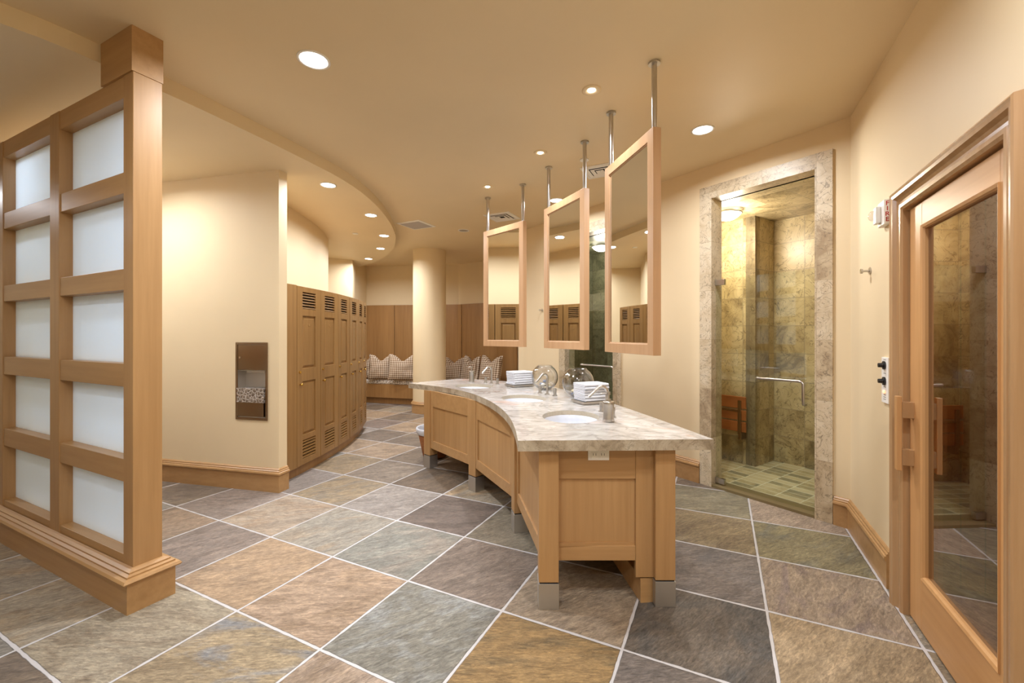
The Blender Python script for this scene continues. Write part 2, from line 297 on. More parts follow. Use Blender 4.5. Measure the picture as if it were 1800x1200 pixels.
# ---------------------------------------------------------------- mesh helpers
class MB:
    def __init__(s): s.v = []; s.f = []; s.smooth = []
    def add(s, vs, fs, smooth=False):
        n = len(s.v); s.v += [tuple(v) for v in vs]; s.f += [tuple(i+n for i in f) for f in fs]; s.smooth += [smooth]*len(fs); return s
    def box(s, x0, x1, y0, y1, z0, z1, xf=None):
        vs = [Vector(p) for p in ((x0,y0,z0),(x1,y0,z0),(x1,y1,z0),(x0,y1,z0),(x0,y0,z1),(x1,y0,z1),(x1,y1,z1),(x0,y1,z1))]
        if xf: vs = [xf @ v for v in vs]
        return s.add(vs, [(0,3,2,1),(4,5,6,7),(0,1,5,4),(1,2,6,5),(2,3,7,6),(3,0,4,7)])
    def cyl(s, p0, p1, r, r1=None, n=20, cap=True):
        p0, p1 = Vector(p0), Vector(p1); r1 = r if r1 is None else r1
        q = (p1-p0).to_track_quat('Z', 'Y'); vs = []
        for p, rr in ((p0, r), (p1, r1)):
            for k in range(n): a = 2*math.pi*k/n; vs.append(p + q @ Vector((rr*math.cos(a), rr*math.sin(a), 0)))
        s.add(vs, [(k, (k+1) % n, n+(k+1) % n, n+k) for k in range(n)], True)
        if cap: s.add(vs, [tuple(range(n-1, -1, -1)), tuple(range(n, 2*n))])
        return s
    def lathe(s, prof, c=(0, 0, 0), n=40, xf=None):
        vs = []
        for r, z in prof:
            for k in range(n):
                a = 2*math.pi*k/n; v = Vector((c[0]+r*math.cos(a), c[1]+r*math.sin(a), c[2]+z)); vs.append(xf @ v if xf else v)
        fs = [(i*n+k, i*n+(k+1) % n, (i+1)*n+(k+1) % n, (i+1)*n+k) for i in range(len(prof)-1) for k in range(n)]
        return s.add(vs, fs, True)
    def tube(s, path, r, n=14):
        path = [Vector(p) for p in path]; vs = []; up = Vector((0.123, .456, .88)).normalized()
        for i, p in enumerate(path):
            t = (path[min(i+1, len(path)-1)]-path[max(i-1, 0)]).normalized()
            a = t.cross(up).normalized() if i == 0 else (a - t*a.dot(t)).normalized()
            bb = t.cross(a)
            rr = r[i] if isinstance(r, (list, tuple)) else r
            for k in range(n): th = 2*math.pi*k/n; vs.append(p + a*rr*math.cos(th) + bb*rr*math.sin(th))
        m = len(path)
        s.add(vs, [(i*n+k, i*n+(k+1) % n, (i+1)*n+(k+1) % n, (i+1)*n+k) for i in range(m-1) for k in range(n)], True)
        return s.add(vs, [tuple(range(n-1, -1, -1)), tuple(range((m-1)*n, m*n))])
    def prism(s, poly, z0, z1):
        a = sum(poly[i][0]*poly[(i+1) % len(poly)][1]-poly[(i+1) % len(poly)][0]*poly[i][1] for i in range(len(poly)))
        if a < 0: poly = poly[::-1]
        n = len(poly); vs = [(x, y, z0) for x, y in poly]+[(x, y, z1) for x, y in poly]
        tri = tessellate_polygon([[Vector((x, y, 0)) for x, y in poly]])
        def cc(t):
            p = [poly[i] for i in t]; ar = (p[1][0]-p[0][0])*(p[2][1]-p[0][1])-(p[2][0]-p[0][0])*(p[1][1]-p[0][1])
            return t if ar > 0 else t[::-1]
        tri = [cc(tuple(t)) for t in tri]
        return s.add(vs, [t[::-1] for t in tri]+[tuple(i+n for i in t) for t in tri]+[(i, (i+1) % n, n+(i+1) % n, n+i) for i in range(n)])
    def sweep(s, path, prof, closed=False, plane='xy', smooth=False):
        """prof (d, h): d to the right of the path, h out of its plane; mitred corners. plane 'xy' h=+z; 'xz' h=-y"""
        n = len(path); P = [Vector((p[0], p[1])) for p in path]; vs = []; m = len(prof)
        for i in range(n):
            a = P[i]-P[i-1] if (i > 0 or closed) else P[1]-P[0]
            b = P[(i+1) % n]-P[i] if (i < n-1 or closed) else P[i]-P[i-1]
            a.normalize(); b.normalize(); na, nb = Vector((a.y, -a.x)), Vector((b.y, -b.x))
            mi = (na+nb); mi = mi/max(.2, (1+na.dot(nb)))
            for d, h in prof:
                q = P[i]+mi*d
                vs.append((q.x, q.y, h) if plane == 'xy' else (q.x, -h, q.y))
        rng = range(n if closed else n-1)
        fs = [(i*m+k, ((i+1) % n)*m+k, ((i+1) % n)*m+(k+1) % m, i*m+(k+1) % m) for i in rng for k in range(m)]
        s.add(vs, fs, smooth)
        if not closed: s.add(vs, [tuple(range(m)), tuple(range((n-1)*m, n*m))[::-1]])
        return s
    def build(s, name, mat, parent=None, loc=None, rz=None, bevel=0, seg=2):
        me = bpy.data.meshes.new(name); me.from_pydata(s.v, [], s.f)
        for p, k in zip(me.polygons, s.smooth): p.use_smooth = k
        for mm in (mat if isinstance(mat, list) else [mat]): me.materials.append(mm)
        me.validate(); me.update()
        import bmesh
        bm = bmesh.new(); bm.from_mesh(me); bmesh.ops.recalc_face_normals(bm, faces=bm.faces); bm.to_mesh(me); bm.free()
        o = bpy.data.objects.new(name, me); COL.objects.link(o)
        if parent is not None: o.parent = parent
        if loc is not None: o.location = loc
        if rz is not None: o.rotation_euler = (0, 0, rz)
        if bevel:
            b = o.modifiers.new('bevel', 'BEVEL'); b.width = bevel; b.segments = seg; b.limit_method = 'ANGLE'; b.angle_limit = R(40); b.harden_normals = False
        return o
def tag(o, label=None, cat=None, group=None, kind=None):
    if label: o['label'] = label
    if cat: o['category'] = cat
    if group: o['group'] = group
    if kind: o['kind'] = kind
    return o
def empty(name, loc=(0, 0, 0), rz=0, **k):
    o = bpy.data.objects.new(name, None); COL.objects.link(o); o.location = loc; o.rotation_euler = (0, 0, rz); o.empty_display_size = .1
    return tag(o, **k)
def kids(o): return [c for c in KIDS.get(o.name, [])]
def copy_tree(o, parent=None):
    c = o.copy(); COL.objects.link(c)
    if parent is not None: c.parent = parent; c.matrix_parent_inverse = o.matrix_parent_inverse
    for ch in list(o.children): copy_tree(ch, c)
    return c
def struct(o): o['kind'] = 'structure'; return o
def area_light(name, parent, loc, size, power, spread=150, color=LAMP, rot=(0, 0, 0)):
    l = bpy.data.lights.new(name, 'AREA'); l.shape = 'DISK'; l.size = size; l.energy = power; l.color = color; l.spread = R(spread)
    o = bpy.data.objects.new(name, l); COL.objects.link(o); o.location = loc; o.rotation_euler = rot
    if parent: o.parent = parent
    return o
def catmull(pts, k=8):
    out = []
    P = [Vector(p) for p in pts]; P = [2*P[0]-P[1]]+P+[2*P[-1]-P[-2]]
    for i in range(1, len(P)-2):
        for j in range(k):
            t = j/k; a, b, c, d = P[i-1:i+3]
            out.append(tuple(.5*((2*b)+(c-a)*t+(2*a-5*b+4*c-d)*t*t+(3*b-a-3*c+d)*t**3)))
    return out+[tuple(P[-2])]

# local frames: x to the right when one faces the wall from the room, y into the wall
A = (2.482, 3.128); B = (.10, 6.60)
RW = (A[0], A[1], R(-116.17)); SW = (B[0], B[1], math.atan2(A[1]-B[1], A[0]-B[0])); SWL = math.dist(A, B)
WA = (-2.113-5*.972, 3.865+5*.235, math.atan2(-.235, .972))      # its right end is x = 5
def at(fr, x, y):
    c, s = math.cos(fr[2]), math.sin(fr[2]); return (fr[0]+x*c-y*s, fr[1]+x*s+y*c)
def L3(fr, z=0): return dict(loc=(fr[0], fr[1], z), rz=fr[2])

def wall_strip(name, fr, x0, x1, thick, z1=CEIL, holes=(), mat=None, y0=0.):
    mb = MB(); x = x0
    for hx0, hx1, hz0, hz1 in sorted(holes):
        if hx0 > x: mb.box(x, hx0, y0, thick, 0, z1)
        if hz0 > 0: mb.box(hx0, hx1, y0, thick, 0, hz0)
        if hz1 < z1: mb.box(hx0, hx1, y0, thick, hz1, z1)
        x = hx1
    mb.box(x, x1, y0, thick, 0, z1)
    return struct(mb.build(name, mat or M['wall'], **L3(fr)))

BASE = [(0, 0), (.022, 0), (.022, .150), (.030, .156), (.034, .166), (.030, .178), (.022, .182), (.022, .190), (.014, .196), (.014, .204), (.006, .212), (0, .215)]
def baseboard(name, path, mat='wx'):
    """path walked with the room on its right"""
    return struct(MB().sweep(path, BASE).build(name, M[mat]))

# ---------------------------------------------------------------- floor
def calm(c):
    g = sum(c)/3; return srgb(*[(g+(v-g)*.8)*.96 for v in c])
TONES = [((168, 142, 112), (150, 126, 100)), ((136, 118, 106), (120, 104, 94)), ((150, 142, 128), (128, 124, 114)), ((160, 136, 100), (140, 122, 96)),
         ((158, 146, 126), (178, 150, 112)), ((120, 104, 88), (140, 122, 100)), ((146, 134, 124), (166, 154, 142))]
SPEC = {(2,2): ((184,154,124),(170,140,108)), (3,2): ((138,134,120),(158,160,156)), (4,2): ((170,134,80),(136,112,72)), (5,2): ((134,122,112),(118,108,100)),
        (1,2): ((182,150,114),(166,138,108)), (0,2): ((140,124,112),(150,132,118)), (-1,2): ((160,134,108),(146,124,100)), (2,1): ((140,138,126),(160,148,132)),
        (1,1): ((160,152,136),(164,146,122)), (0,1): ((172,154,132),(172,144,114)), (-1,1): ((146,130,118),(138,124,114)), (3,1): ((142,124,108),(126,110,96)),
        (4,1): ((166,144,116),(156,136,112)), (5,1): ((116,104,90),(98,94,88)), (6,1): ((172,146,108),(184,158,120)), (6,0): ((166,144,118),(146,126,114)),
        (6,-1): ((146,134,96),(122,118,98)), (6,-2): ((176,154,132),(168,148,126)), (5,0): ((134,122,112),(120,112,106)), (5,-1): ((154,134,98),(132,112,84)), (5,-2): ((146,136,108),(136,128,104)),
        (3,0): ((140,128,106),(126,114,92)), (2,0): ((122,106,94),(108,94,82)), (1,0): ((160,150,140),(146,136,126)), (0,0): ((160,138,104),(134,124,108)),
        (0,-1): ((138,122,104),(150,134,114)), (1,-1): ((118,98,76),(104,90,74)), (0,3): ((166,152,128),(170,146,112)), (1,3): ((170,156,130),(150,132,106)), (2,3): ((170,148,112),(142,142,142)),
        (3,3): ((182,158,136),(166,140,112)), (4,3): ((150,134,112),(168,142,98)), (7,1): ((160,138,106),(146,128,104))}
rng = random.Random(11)
vs, fs, ta, tb = [], [], [], []
for i in range(-14, 16):
    for j in range(-14, 12):
        n = len(vs); x0, y0 = i*TI, -(j+1)*TJ
        vs += [(x0, y0, 0), (x0+TI, y0, 0), (x0+TI, y0+TJ, 0), (x0, y0+TJ, 0)]; fs.append((n, n+1, n+2, n+3))
        a, b = SPEC.get((i, j)) or rng.choice(TONES); ta.append(calm(a)); tb.append(calm(b))
me = bpy.data.meshes.new('floor'); me.from_pydata(vs, [], fs)
for nm, tt in (('tint', ta), ('tint_b', tb)):
    at_ = me.color_attributes.new(nm, 'FLOAT_COLOR', 'CORNER')
    for k, c in enumerate(tt):
        for q in range(4): at_.data[4*k+q].color = c
me.materials.append(M['slate']); floor = bpy.data.objects.new('floor', me); COL.objects.link(floor)
floor.location = (TO[0], TO[1], 0); floor.rotation_euler = (0, 0, TH); struct(floor)

# ---------------------------------------------------------------- ceiling and curved soffit
struct(MB().box(-8, 6, -3, 11.5, CEIL, CEIL+.15).build('ceiling', M['ceil']))
SE = [(-4.2, .9), (-3.2, 1.52), (-2.47, 2.055), (-2.157, 2.64), (-1.93, 3.2), (-1.735, 3.76), (-1.646, 4.06), (-1.586, 4.42), (-1.566, 4.85), (-1.588, 5.317), (-1.655, 5.9), (-1.785, 6.546), (-2.03, 7.306), (-2.43, 8.147), (-2.926, 8.848), (-3.25, 9.2)]
se = catmull([(x, y, 0) for x, y in SE], 6); se = [(p[0], p[1]) for p in se]
struct(MB().prism([(-7.5, .0), (-5.2, .4)]+se+[(-4.2, 10.2), (-7.5, 10.2)], SOFF, CEIL+.01).build('ceiling', M['ceil']))

# ---------------------------------------------------------------- walls
SH = [(3.135, 4.0, 0, 2.715), (1.08, 1.945, 0, 2.715)]
wall_strip('wall_right_far', SW, 0.0, SWL+.06, .13, holes=SH)
wall_strip('wall_right', RW, -.06, 6.0, .13, holes=[(1.075, 1.955, 0, 2.062)])
wall_strip('wall_left', WA, -1.5, 5.0, .10, z1=SOFF+.02, holes=[(4.54, 4.872, .66, 1.335)])
back = [(-3.7, 9.9), (-1.2, 9.55), (-.3, 8.9), (.12, 8.3)]
def wall_path(name, path, t, z1=CEIL):
    """path with the room on its right"""
    return struct(MB().sweep(path, [(0, 0), (0, z1), (-t, z1), (-t, 0)]).build(name, M['wall']))
wall_path('wall_far', [(-3.345, 9.0), (-3.35, 9.82), (-1.2, 9.55), (-.30, 8.9), (.13, 8.3), (B[0]+.02, B[1]-.03)], .12)
arc = catmull([(-2.62, 4.09, 0), (-2.60, 4.5, 0), (-2.605, 4.99, 0), (-2.63, 5.5, 0), (-2.71, 6.056, 0), (-2.85, 6.62, 0)], 6)
wall_path('wall_left_far', [(p[0], p[1]) for p in arc], .1, z1=SOFF+.01)
wall_path('wall_left_end', [(-2.85, 6.62), (-3.9, 7.93), (-3.16, 8.45), (-3.30, 9.0)], .1, z1=SOFF+.01)
struct(MB().box(-7.2, -7.08, -2.2, 6, 0, CEIL).build('wall_left_near', M['wall']))
struct(MB().box(-7.2, 1.2, -2.3, -2.18, 0, CEIL).build('wall_rear', M['wall']))
# round column
cx, cyy = -1.556, 8.05
col = MB().cyl((cx, cyy, .0), (cx, cyy, CEIL), .306, n=64).build('column', M['wall'])
tag(col, 'round cream plaster column with a wooden base, in front of the far benches', 'column')
ring = [(cx+.306*math.cos(a), cyy+.306*math.sin(a)) for a in [-2*math.pi*k/64 for k in range(64)]]
ring_cb = MB().sweep(ring[::-1], BASE, closed=True).build('base_moulding', M['wx'], col)
# baseboards
p5 = at(WA, 5, 0); p5b = at(WA, 5, .1)
baseboard('baseboard_left', [at(WA, -1.5, 0), p5, p5b])
baseboard('baseboard_right', [at(SW, 4.11, 0), A, at(RW, .84, 0)])
baseboard('baseboard_right_far', [at(SW, 2.05, 0), at(SW, 3.025, 0)])
baseboard('baseboard_far', [at(SW, 0.02, 0), at(SW, .98, 0)])
# stone surrounds of the two shower openings
for k, (x0, x1) in enumerate(((3.135, 4.0), (1.08, 1.945))):
    mb = MB(); z1, w, p = 2.715, .105, .018
    mb.sweep([(x0, 0), (x0, z1), (x1, z1), (x1, 0)], [(0, 0), (0, p), (-w, p), (-w, 0)], plane='xz')
    mb.box(x0, x0+.012, -p, .16, 0, z1); mb.box(x1-.012, x1, -p, .16, 0, z1); mb.box(x0, x1, -p, .16, z1-.012, z1)
    struct(mb.build('trim_%d' % (k+1), M['jamb'], **L3(SW)))
    struct(MB().box(x0+.01, x1-.01, -.015, .16, 0, .022).build('trim_%d' % (k+3), M['sill'], **L3(SW)))

# ---------------------------------------------------------------- showers
def shower_room(pts, nm, sm, cm):
    # pts: inner outline in the wall frame; each wall its own tiled slab
    for i in range(len(pts)-1):
        (xa, ya), (xb, yb) = pts[i], pts[i+1]
        ang = math.atan2(yb-ya, xb-xa); ln = math.hypot(xb-xa, yb-ya); q = at(SW, xa, ya)
        struct(MB().box(-.0, ln, 0, .1, 0, 2.75).build('wall_%s' % nm, M[sm], loc=(q[0], q[1], 0), rz=SW[2]+ang))
    struct(MB().prism(pts, .004, .012).build('floor', M['sfloor'], **L3(SW)))
    struct(MB().prism(pts, 2.703, 2.76).build('ceiling', M[cm], **L3(SW)))
shower_room([(2.35, .13), (2.35, .92), (3.09, .92), (3.09, 1.34), (4.25, 1.34), (4.25, .13)], 'right_shower', 'stone', 'stone_c')
shower_room([(.55, .13), (.55, 1.05), (2.2, 1.05), (2.2, .13)], 'far_shower', 'stone_g', 'stone_gc')
def dome_light(x, y, label, pw):
    q = at(SW, x, y); t = empty('ceiling_light', (q[0], q[1], 2.703), 0, label=label, cat='ceiling light', group='shower ceiling lights')
    MB().lathe([(0, 0), (.06, 0), (.06, -.02), (.045, -.028), (0, -.028)]).build('canopy', M['steel'], t)
    MB().lathe([(.125, -.030), (.13, -.034), (.125, -.040), (.10, -.068), (.06, -.092), (.02, -.102), (0, -.103)]).build('lamp_shade', M['dome'], t)
    MB().lathe([(.122, -.026), (.137, -.030), (.137, -.036), (.122, -.038)]).build('rim', M['steel'], t)
    l = bpy.data.lights.new('shower_lamp', 'POINT'); l.energy = pw; l.color = (1, .90, .74); l.shadow_soft_size = .09
    o = bpy.data.objects.new('shower_lamp', l); COL.objects.link(o); o.parent = t; o.location = (0, 0, -.22)
dome_light(3.02, .50, 'round frosted dome light on the ceiling of the near shower', P_SHOWER)
dome_light(1.15, .61, 'round frosted dome light on the ceiling of the far shower between the mirrors', P_SHOWER*.5)

def shower_door(n, x0, x1, far=False):
    d = MB().box(x0+.016, x1-.016, .055, .065, .012, 1.945).build('door_%d' % n, M['glass'], **L3(SW)); struct(d)
    hz, xb = 1.05, x1-(.03 if far else .10)
    xa = x0+.40 if not far else x0+.28
    mb = MB()
    mb.tube([(xa-.0, .055, hz), (xa, .03, hz), (xa+.01, .012, hz), (xa+.03, .008, hz)]+[(xb-.03, .008, hz), (xb-.012, .008, hz-.004), (xb, .008, hz-.018), (xb, .008, hz-.165), (xb, .014, hz-.180), (xb, .03, hz-.186), (xb, .055, hz-.186)], .011)
    h = mb.build('handle', M['steel'], d)
    mb = MB()
    for z in (.06, 1.92):
        mb.box(x0+.012, x0+.10, .044, .076, z-.030, z+.022)
    mb.build('hinge', M['steel'], d, bevel=.002)
    fx = MB().box(x0+.016, x1-.016, .057, .063, 2.04, 2.70)
    return d
shower_door(2, 3.135, 4.0); shower_door(3, 1.08, 1.945, True)
# folding seat
q = at(SW, 2.42, .914); seat = empty('folding_shower_seat', (q[0], q[1], .36), SW[2], label='folded teak slat seat with steel brackets on the near shower wall', cat='shower seat')
mb = MB()
for z0, z1 in ((.02, .13), (.145, .255), (.27, .40)): mb.box(.0, .62, -.10, -.075, z0, z1)
mb.build('seat', M['teak'], seat, bevel=.006)
mb = MB()
for x in (.06, .545): mb.box(x, x+.035, -.118, -.10, .0, .36); mb.box(x+.0, x+.035, -.11, 0, -.06, .06)
mb.box(.05, .56, -.112, -.10, .235, .255); mb.build('bracket', M['bronze'], seat, bevel=.003)

# ---------------------------------------------------------------- sauna door in the right wall
prof = [(0, 0), (0, .022), (-.012, .030), (-.03, .030), (-.034, .024), (-.05, .022), (-.062, .030), (-.075, .044), (-.09, .046), (-.10, .050), (-.108, .046), (-.112, .02), (-.112, 0)]
struct(MB().sweep([(1.082, 0), (1.082, 2.055), (1.95, 2.055), (1.95, 0)], [(d*.95, h) for d, h in prof], plane='xz').build('trim_5', M['cz'], **L3(RW)))
struct(MB().sweep([(1.082, 0), (1.082, 2.055), (1.95, 2.055), (1.95, 0)], [(0, .0), (.0, -.13), (-.006, -.13), (-.006, .0)], plane='xz').build('trim_6', M['cz'], **L3(RW)))
sd = empty('door_1', (RW[0], RW[1], 0), RW[2], kind='structure')
x0, x1, z0, z1 = 1.092, 1.945, .012, 2.046
gx0, gx1, gz0, gz1 = 1.235, 1.868, .262, 1.935
for xa_, xb_ in ((x0, gx0), (gx1, x1)): MB().box(xa_, xb_, .002, .046, z0, z1).build('stile', M['sz'], sd, bevel=.002)
srw = wood('sauna_rail_wood', (208, 160, 106), (186, 138, 86), 'x', rough=.42)
for za_, zb_ in ((z0, gz0), (gz1, z1)): MB().box(gx0, gx1, .002, .046, za_, zb_).build('rail', srw, sd, bevel=.002)
MB().sweep([(gx0, gz0), (gx0, gz1), (gx1, gz1), (gx1, gz0)], [(0, .004), (.012, 0), (.018, -.008), (.018, -.02), (0, -.02)], closed=True, plane='xz').build('glazing_bead', M['sz'], sd)
MB().box(gx0+.005, gx1-.005, .020, .028, gz0+.005, gz1-.005).build('glass_pane', M['sglass'], sd)
mb = MB(); mb.box(1.118, 1.148, -.066, -.044, .742, 1.112); h = mb.build('handle', M['sz'], sd, bevel=.003)
mb = MB(); mb.box(1.118, 1.148, -.044, .003, 1.005, 1.085); mb.box(1.118, 1.148, -.044, .003, .77, .85); mb.build('handle_block', M['cz'], h, bevel=.002)
mb = MB()
for z in (.30, 1.06, 1.86):
    hb = MB()
    for k in range(3): hb.cyl((1.938, -.008, z-.05+k*.034), (1.938, -.008, z-.05+k*.034+.031), .009)
    hb.cyl((1.938, -.008, z-.057), (1.938, -.008, z+.058), .006); hb.box(1.922, 1.952, -.003, .004, z-.05, z+.05)
    hb.build('hinge', M['brass'], sd)
# sauna room
def SB(*a): return MB().box(*a)
struct(SB(.55, 2.75, 2.25, 2.35, 0, 2.3).build('wall_sauna_back', M['planks'], **L3(RW)))
struct(SB(.55, .65, .13, 2.25, 0, 2.3).build('wall_sauna_left', M['planks'], **L3(RW)))
struct(SB(2.65, 2.75, .13, 2.25, 0, 2.3).build('wall_sauna_right', M['planks'], **L3(RW)))
struct(SB(.55, 2.75, .13, 2.35, 2.3, 2.4).build('ceiling', M['planks'], **L3(RW)))
sb = empty('sauna_bench', at(RW, 0, 0)+(0,), RW[2], label='redwood slat bench along the back wall inside the sauna', cat='bench')
mb = MB()
for k in range(6): mb.box(.66, 2.64, 1.66+k*.1, 1.745+k*.1, .86, .89)
mb.build('seat_slats', M['rz'], sb)
mb = MB()
for k in range(5): mb.box(.66, 2.64, 1.12+k*.1, 1.205+k*.1, .42, .45)
mb.build('lower_slats', M['rz'], sb)
mb = MB(); mb.box(.66, 2.64, 1.64, 1.66, .80, .89); mb.box(.66, 2.64, 1.10, 1.12, .36, .45); mb.box(.66, 2.64, 1.62, 1.64, .45, .52); mb.build('fascia', M['sz'], sb)
q = at(RW, 1.75, 2.22); sl = empty('sauna_wall_lamp', (q[0], q[1], 1.92), RW[2], label='bright rectangular wall lamp inside the sauna behind the glass door', cat='wall lamp')
SB(-.075, .075, -.035, .03, -.12, .12).build('lamp_shade', emit('sauna_lamp_glass', (1, .95, .88), 9), sl, bevel=.01)
SB(-.09, .09, -.012, .03, -.14, .14).build('back_plate', M['rz'], sl)
area_light('sauna_bulb', sl, (0, -.06, 0), .12, 22, 170, (1, .85, .65), (R(-90), 0, 0))

# ---------------------------------------------------------------- things on the right wall
q = at(RW, .775, 0)
fa = empty('fire_alarm_strobe', (q[0], q[1], 2.04), RW[2], label='white fire alarm strobe with red letters beside the sauna door', cat='fire alarm')
SB(-.055, .055, -.03, 0, 0, .14).build('housing', M['white'], fa, bevel=.004)
SB(-.05, .005, -.052, -.03, .02, .115).build('strobe_block', M['white'], fa, bevel=.004)
MB().lathe([(.03, 0), (.03, .012), (.024, .022), (.012, .028), (0, .029)], xf=Matrix.Translation((-.022, -.052, .068)) @ Matrix.Rotation(R(90), 4, 'X')).build('strobe_lens', glass('clear_lens', (.9, .9, .9), 2), fa)
for k, ch in enumerate('FIRE'):
    cu = bpy.data.curves.new('letter', 'FONT'); cu.body = ch; cu.size = .034; cu.extrude = .0006; cu.align_x = 'CENTER'; cu.materials.append(M['red'])
    cu.offset = .0006
    tmp = bpy.data.objects.new('tmp', cu); o = bpy.data.objects.new('letter', bpy.data.meshes.new_from_object(tmp)); bpy.data.objects.remove(tmp); COL.objects.link(o); o.parent = fa; o.location = (.0552, -.015, .106-k*.030); o.rotation_euler = (R(90), 0, R(90))
def hook(fr, x, z, label):
    q = at(fr, x, 0); t = empty('robe_hook', (q[0], q[1], z), fr[2], label=label, cat='robe hook')
    MB().cyl((0, 0, 0), (0, -.006, 0), .022).build('wall_plate', M['steel'], t)
    MB().cyl((0, -.006, 0), (0, -.04, 0), .007).build('post', M['steel'], t)
    MB().cyl((0, -.04, 0), (0, -.05, 0), .016).build('knob', M['steel'], t)
hook(RW, .465, 1.826, 'steel robe hook on the wall between the near shower and the sauna')
hook(SW, .587, 1.785, 'steel robe hook on the wall left of the far shower')
q = at(RW, .775, 0); cp = empty('sauna_control_panel', (q[0], q[1], 1.03), RW[2], label='white sauna control panel with two black knobs and an amber light', cat='control panel')
SB(-.055, .055, -.012, 0, 0, .26).build('face_plate', M['white'], cp, bevel=.002)
for z in (.215, .125): 
    k = MB().cyl((0, -.012, z), (0, -.020, z), .024).build('knob_skirt', M['black'], cp)
    MB().cyl((0, -.020, z), (0, -.042, z), .014, .012).build('knob', M['black'], k)
SB(-.014, .014, -.020, -.012, .055, .072).build('pilot_lamp', M['amber'], cp, bevel=.003)
for z in (.245, .168, .09, .045, .032, .020): MB().box(-.02, .02, -.0126, -.012, z, z+.003).build('printed_line', M['grey'], cp)

# ---------------------------------------------------------------- slatted screen with frosted panes
SCR = (-1.962, 2.208, R(180-26.17))        # x runs along the screen away from the corner, y = away from the room? (turned below)
PIT, ST = .925, .13
scr = empty('timber_screen', (SCR[0], SCR[1], 0), SCR[2], label='tall maple grid screen with frosted glass panes left of the camera', cat='screen')
# in this frame the room side faces +y, the depth runs to -y
Ls = 5*PIT+.10
D = .13
bays = [(.10+k*PIT, .10+k*PIT+PIT-ST-.005) for k in range(5)]
ops = [(.258, .641), (.761, 1.143), (1.266, 1.656), (1.767, 2.167), (2.278, 2.672)]
zt = 2.785
for k in range(6):
    xa = 0 if k == 0 else bays[k-1][1]; xb = bays[k][0] if k < 5 else Ls
    MB().box(xa, xb, -D, 0, .16, zt).build('stile', M['wz'], scr, bevel=.003)
for (xa, xb) in bays:
    for za, zb in [(.16, ops[0][0])]+[(ops[i][1], ops[i+1][0]) for i in range(4)]+[(ops[4][1], zt)]:
        MB().box(xa, xb, -D+.004, -.004, za, zb).build('rail', M['wx'], scr, bevel=.002)
    for za, zb in ops:
        MB().box(xa-.004, xb+.004, -.072, -.062, za-.004, zb+.004).build('glass_pane', M['frost'], scr)
        MB().sweep([(xa, za), (xa, zb), (xb, zb), (xb, za)], [(0, .0), (.008, .0), (.008, -.008), (0, -.008)], closed=True, plane='xz')
for nm, sgn in (('base_moulding', 1),):
    path = [(Ls, 0), (0, 0), (0, -D), (Ls, -D)]
    MB().sweep(path, [(d*1.9 if d > .001 else 0, z) for d, z in BASE]).build(nm, M['wx'], scr)
MB().box(-.003, .335, -D-.003, .006, zt, CEIL).build('post_cap', M['wx'], scr)

# ---------------------------------------------------------------- recessed towel dispenser
q = at(WA, 4.529, 0); td = empty('towel_dispenser', (q[0], q[1], .64), WA[2], label='recessed steel paper towel dispenser and bin in the cream wall', cat='towel dispenser')
w, h = .354, .715
MB().sweep([(0, 0), (0, h), (w, h), (w, 0)], [(0, 0), (0, .008), (.022, .008), (.022, 0)], closed=True, plane='xz').build('frame', M['bronze'], td, bevel=.002)
mb = MB(); mb.box(.018, w-.018, .085, .095, .022, h-.022); mb.box(.012, .02, 0, .095, .022, h-.022); mb.box(w-.02, w-.012, 0, .095, .022, h-.022); mb.box(.018, w-.018, 0, .095, .022, .03); mb.box(.018, w-.018, 0, .095, h-.03, h-.022)
mb.build('housing', M['foot'], td)
dd = MB().box(.024, w-.024, -.004, .004, .46, h-.024).build('door', M['bronze'], td, bevel=.002)
MB().cyl((.05, -.004, .575), (.05, -.010, .575), .010).build('lock', M['chrome'], dd)
mb = MB(); mb.box(.024, w-.024, .01, .09, .452, .46); mb.box(.10, .30, .02, .06, .435, .452); mb.build('towel_slot', M['steel'], td, bevel=.002)
bn = MB().box(.024, w-.04, -.012, .08, .032, .285).build('waste_bin', M['bronze'], td, bevel=.004)
lm = plain('crinkled_clear_liner', (190, 178, 164), .22, .3)
_, = [None]
nt = lm.node_tree; N, L = nt.nodes, nt.links; tcc = N.new('ShaderNodeTexCoord'); vo = N.new('ShaderNodeTexVoronoi'); vo.feature = 'DISTANCE_TO_EDGE'; vo.inputs['Scale'].default_value = 30
L.new(tcc.outputs['Object'], vo.inputs['Vector']); bpn = N.new('ShaderNodeBump'); bpn.inputs['Strength'].default_value = 1; bpn.inputs['Distance'].default_value = .02; L.new(vo.outputs['Distance'], bpn.inputs['Height']); L.new(bpn.outputs[0], N['Principled BSDF'].inputs['Normal'])
rp = ramp(N, [(0., srgb(226, 220, 214)), (.08, srgb(140, 126, 112))]); L.new(vo.outputs['Distance'], rp.inputs[0]); L.new(rp.outputs[0], N['Principled BSDF'].inputs['Base Color'])
MB().box(.020, w-.036, -.017, .084, .16, .292).build('bin_liner', lm, bn, bevel=.004)

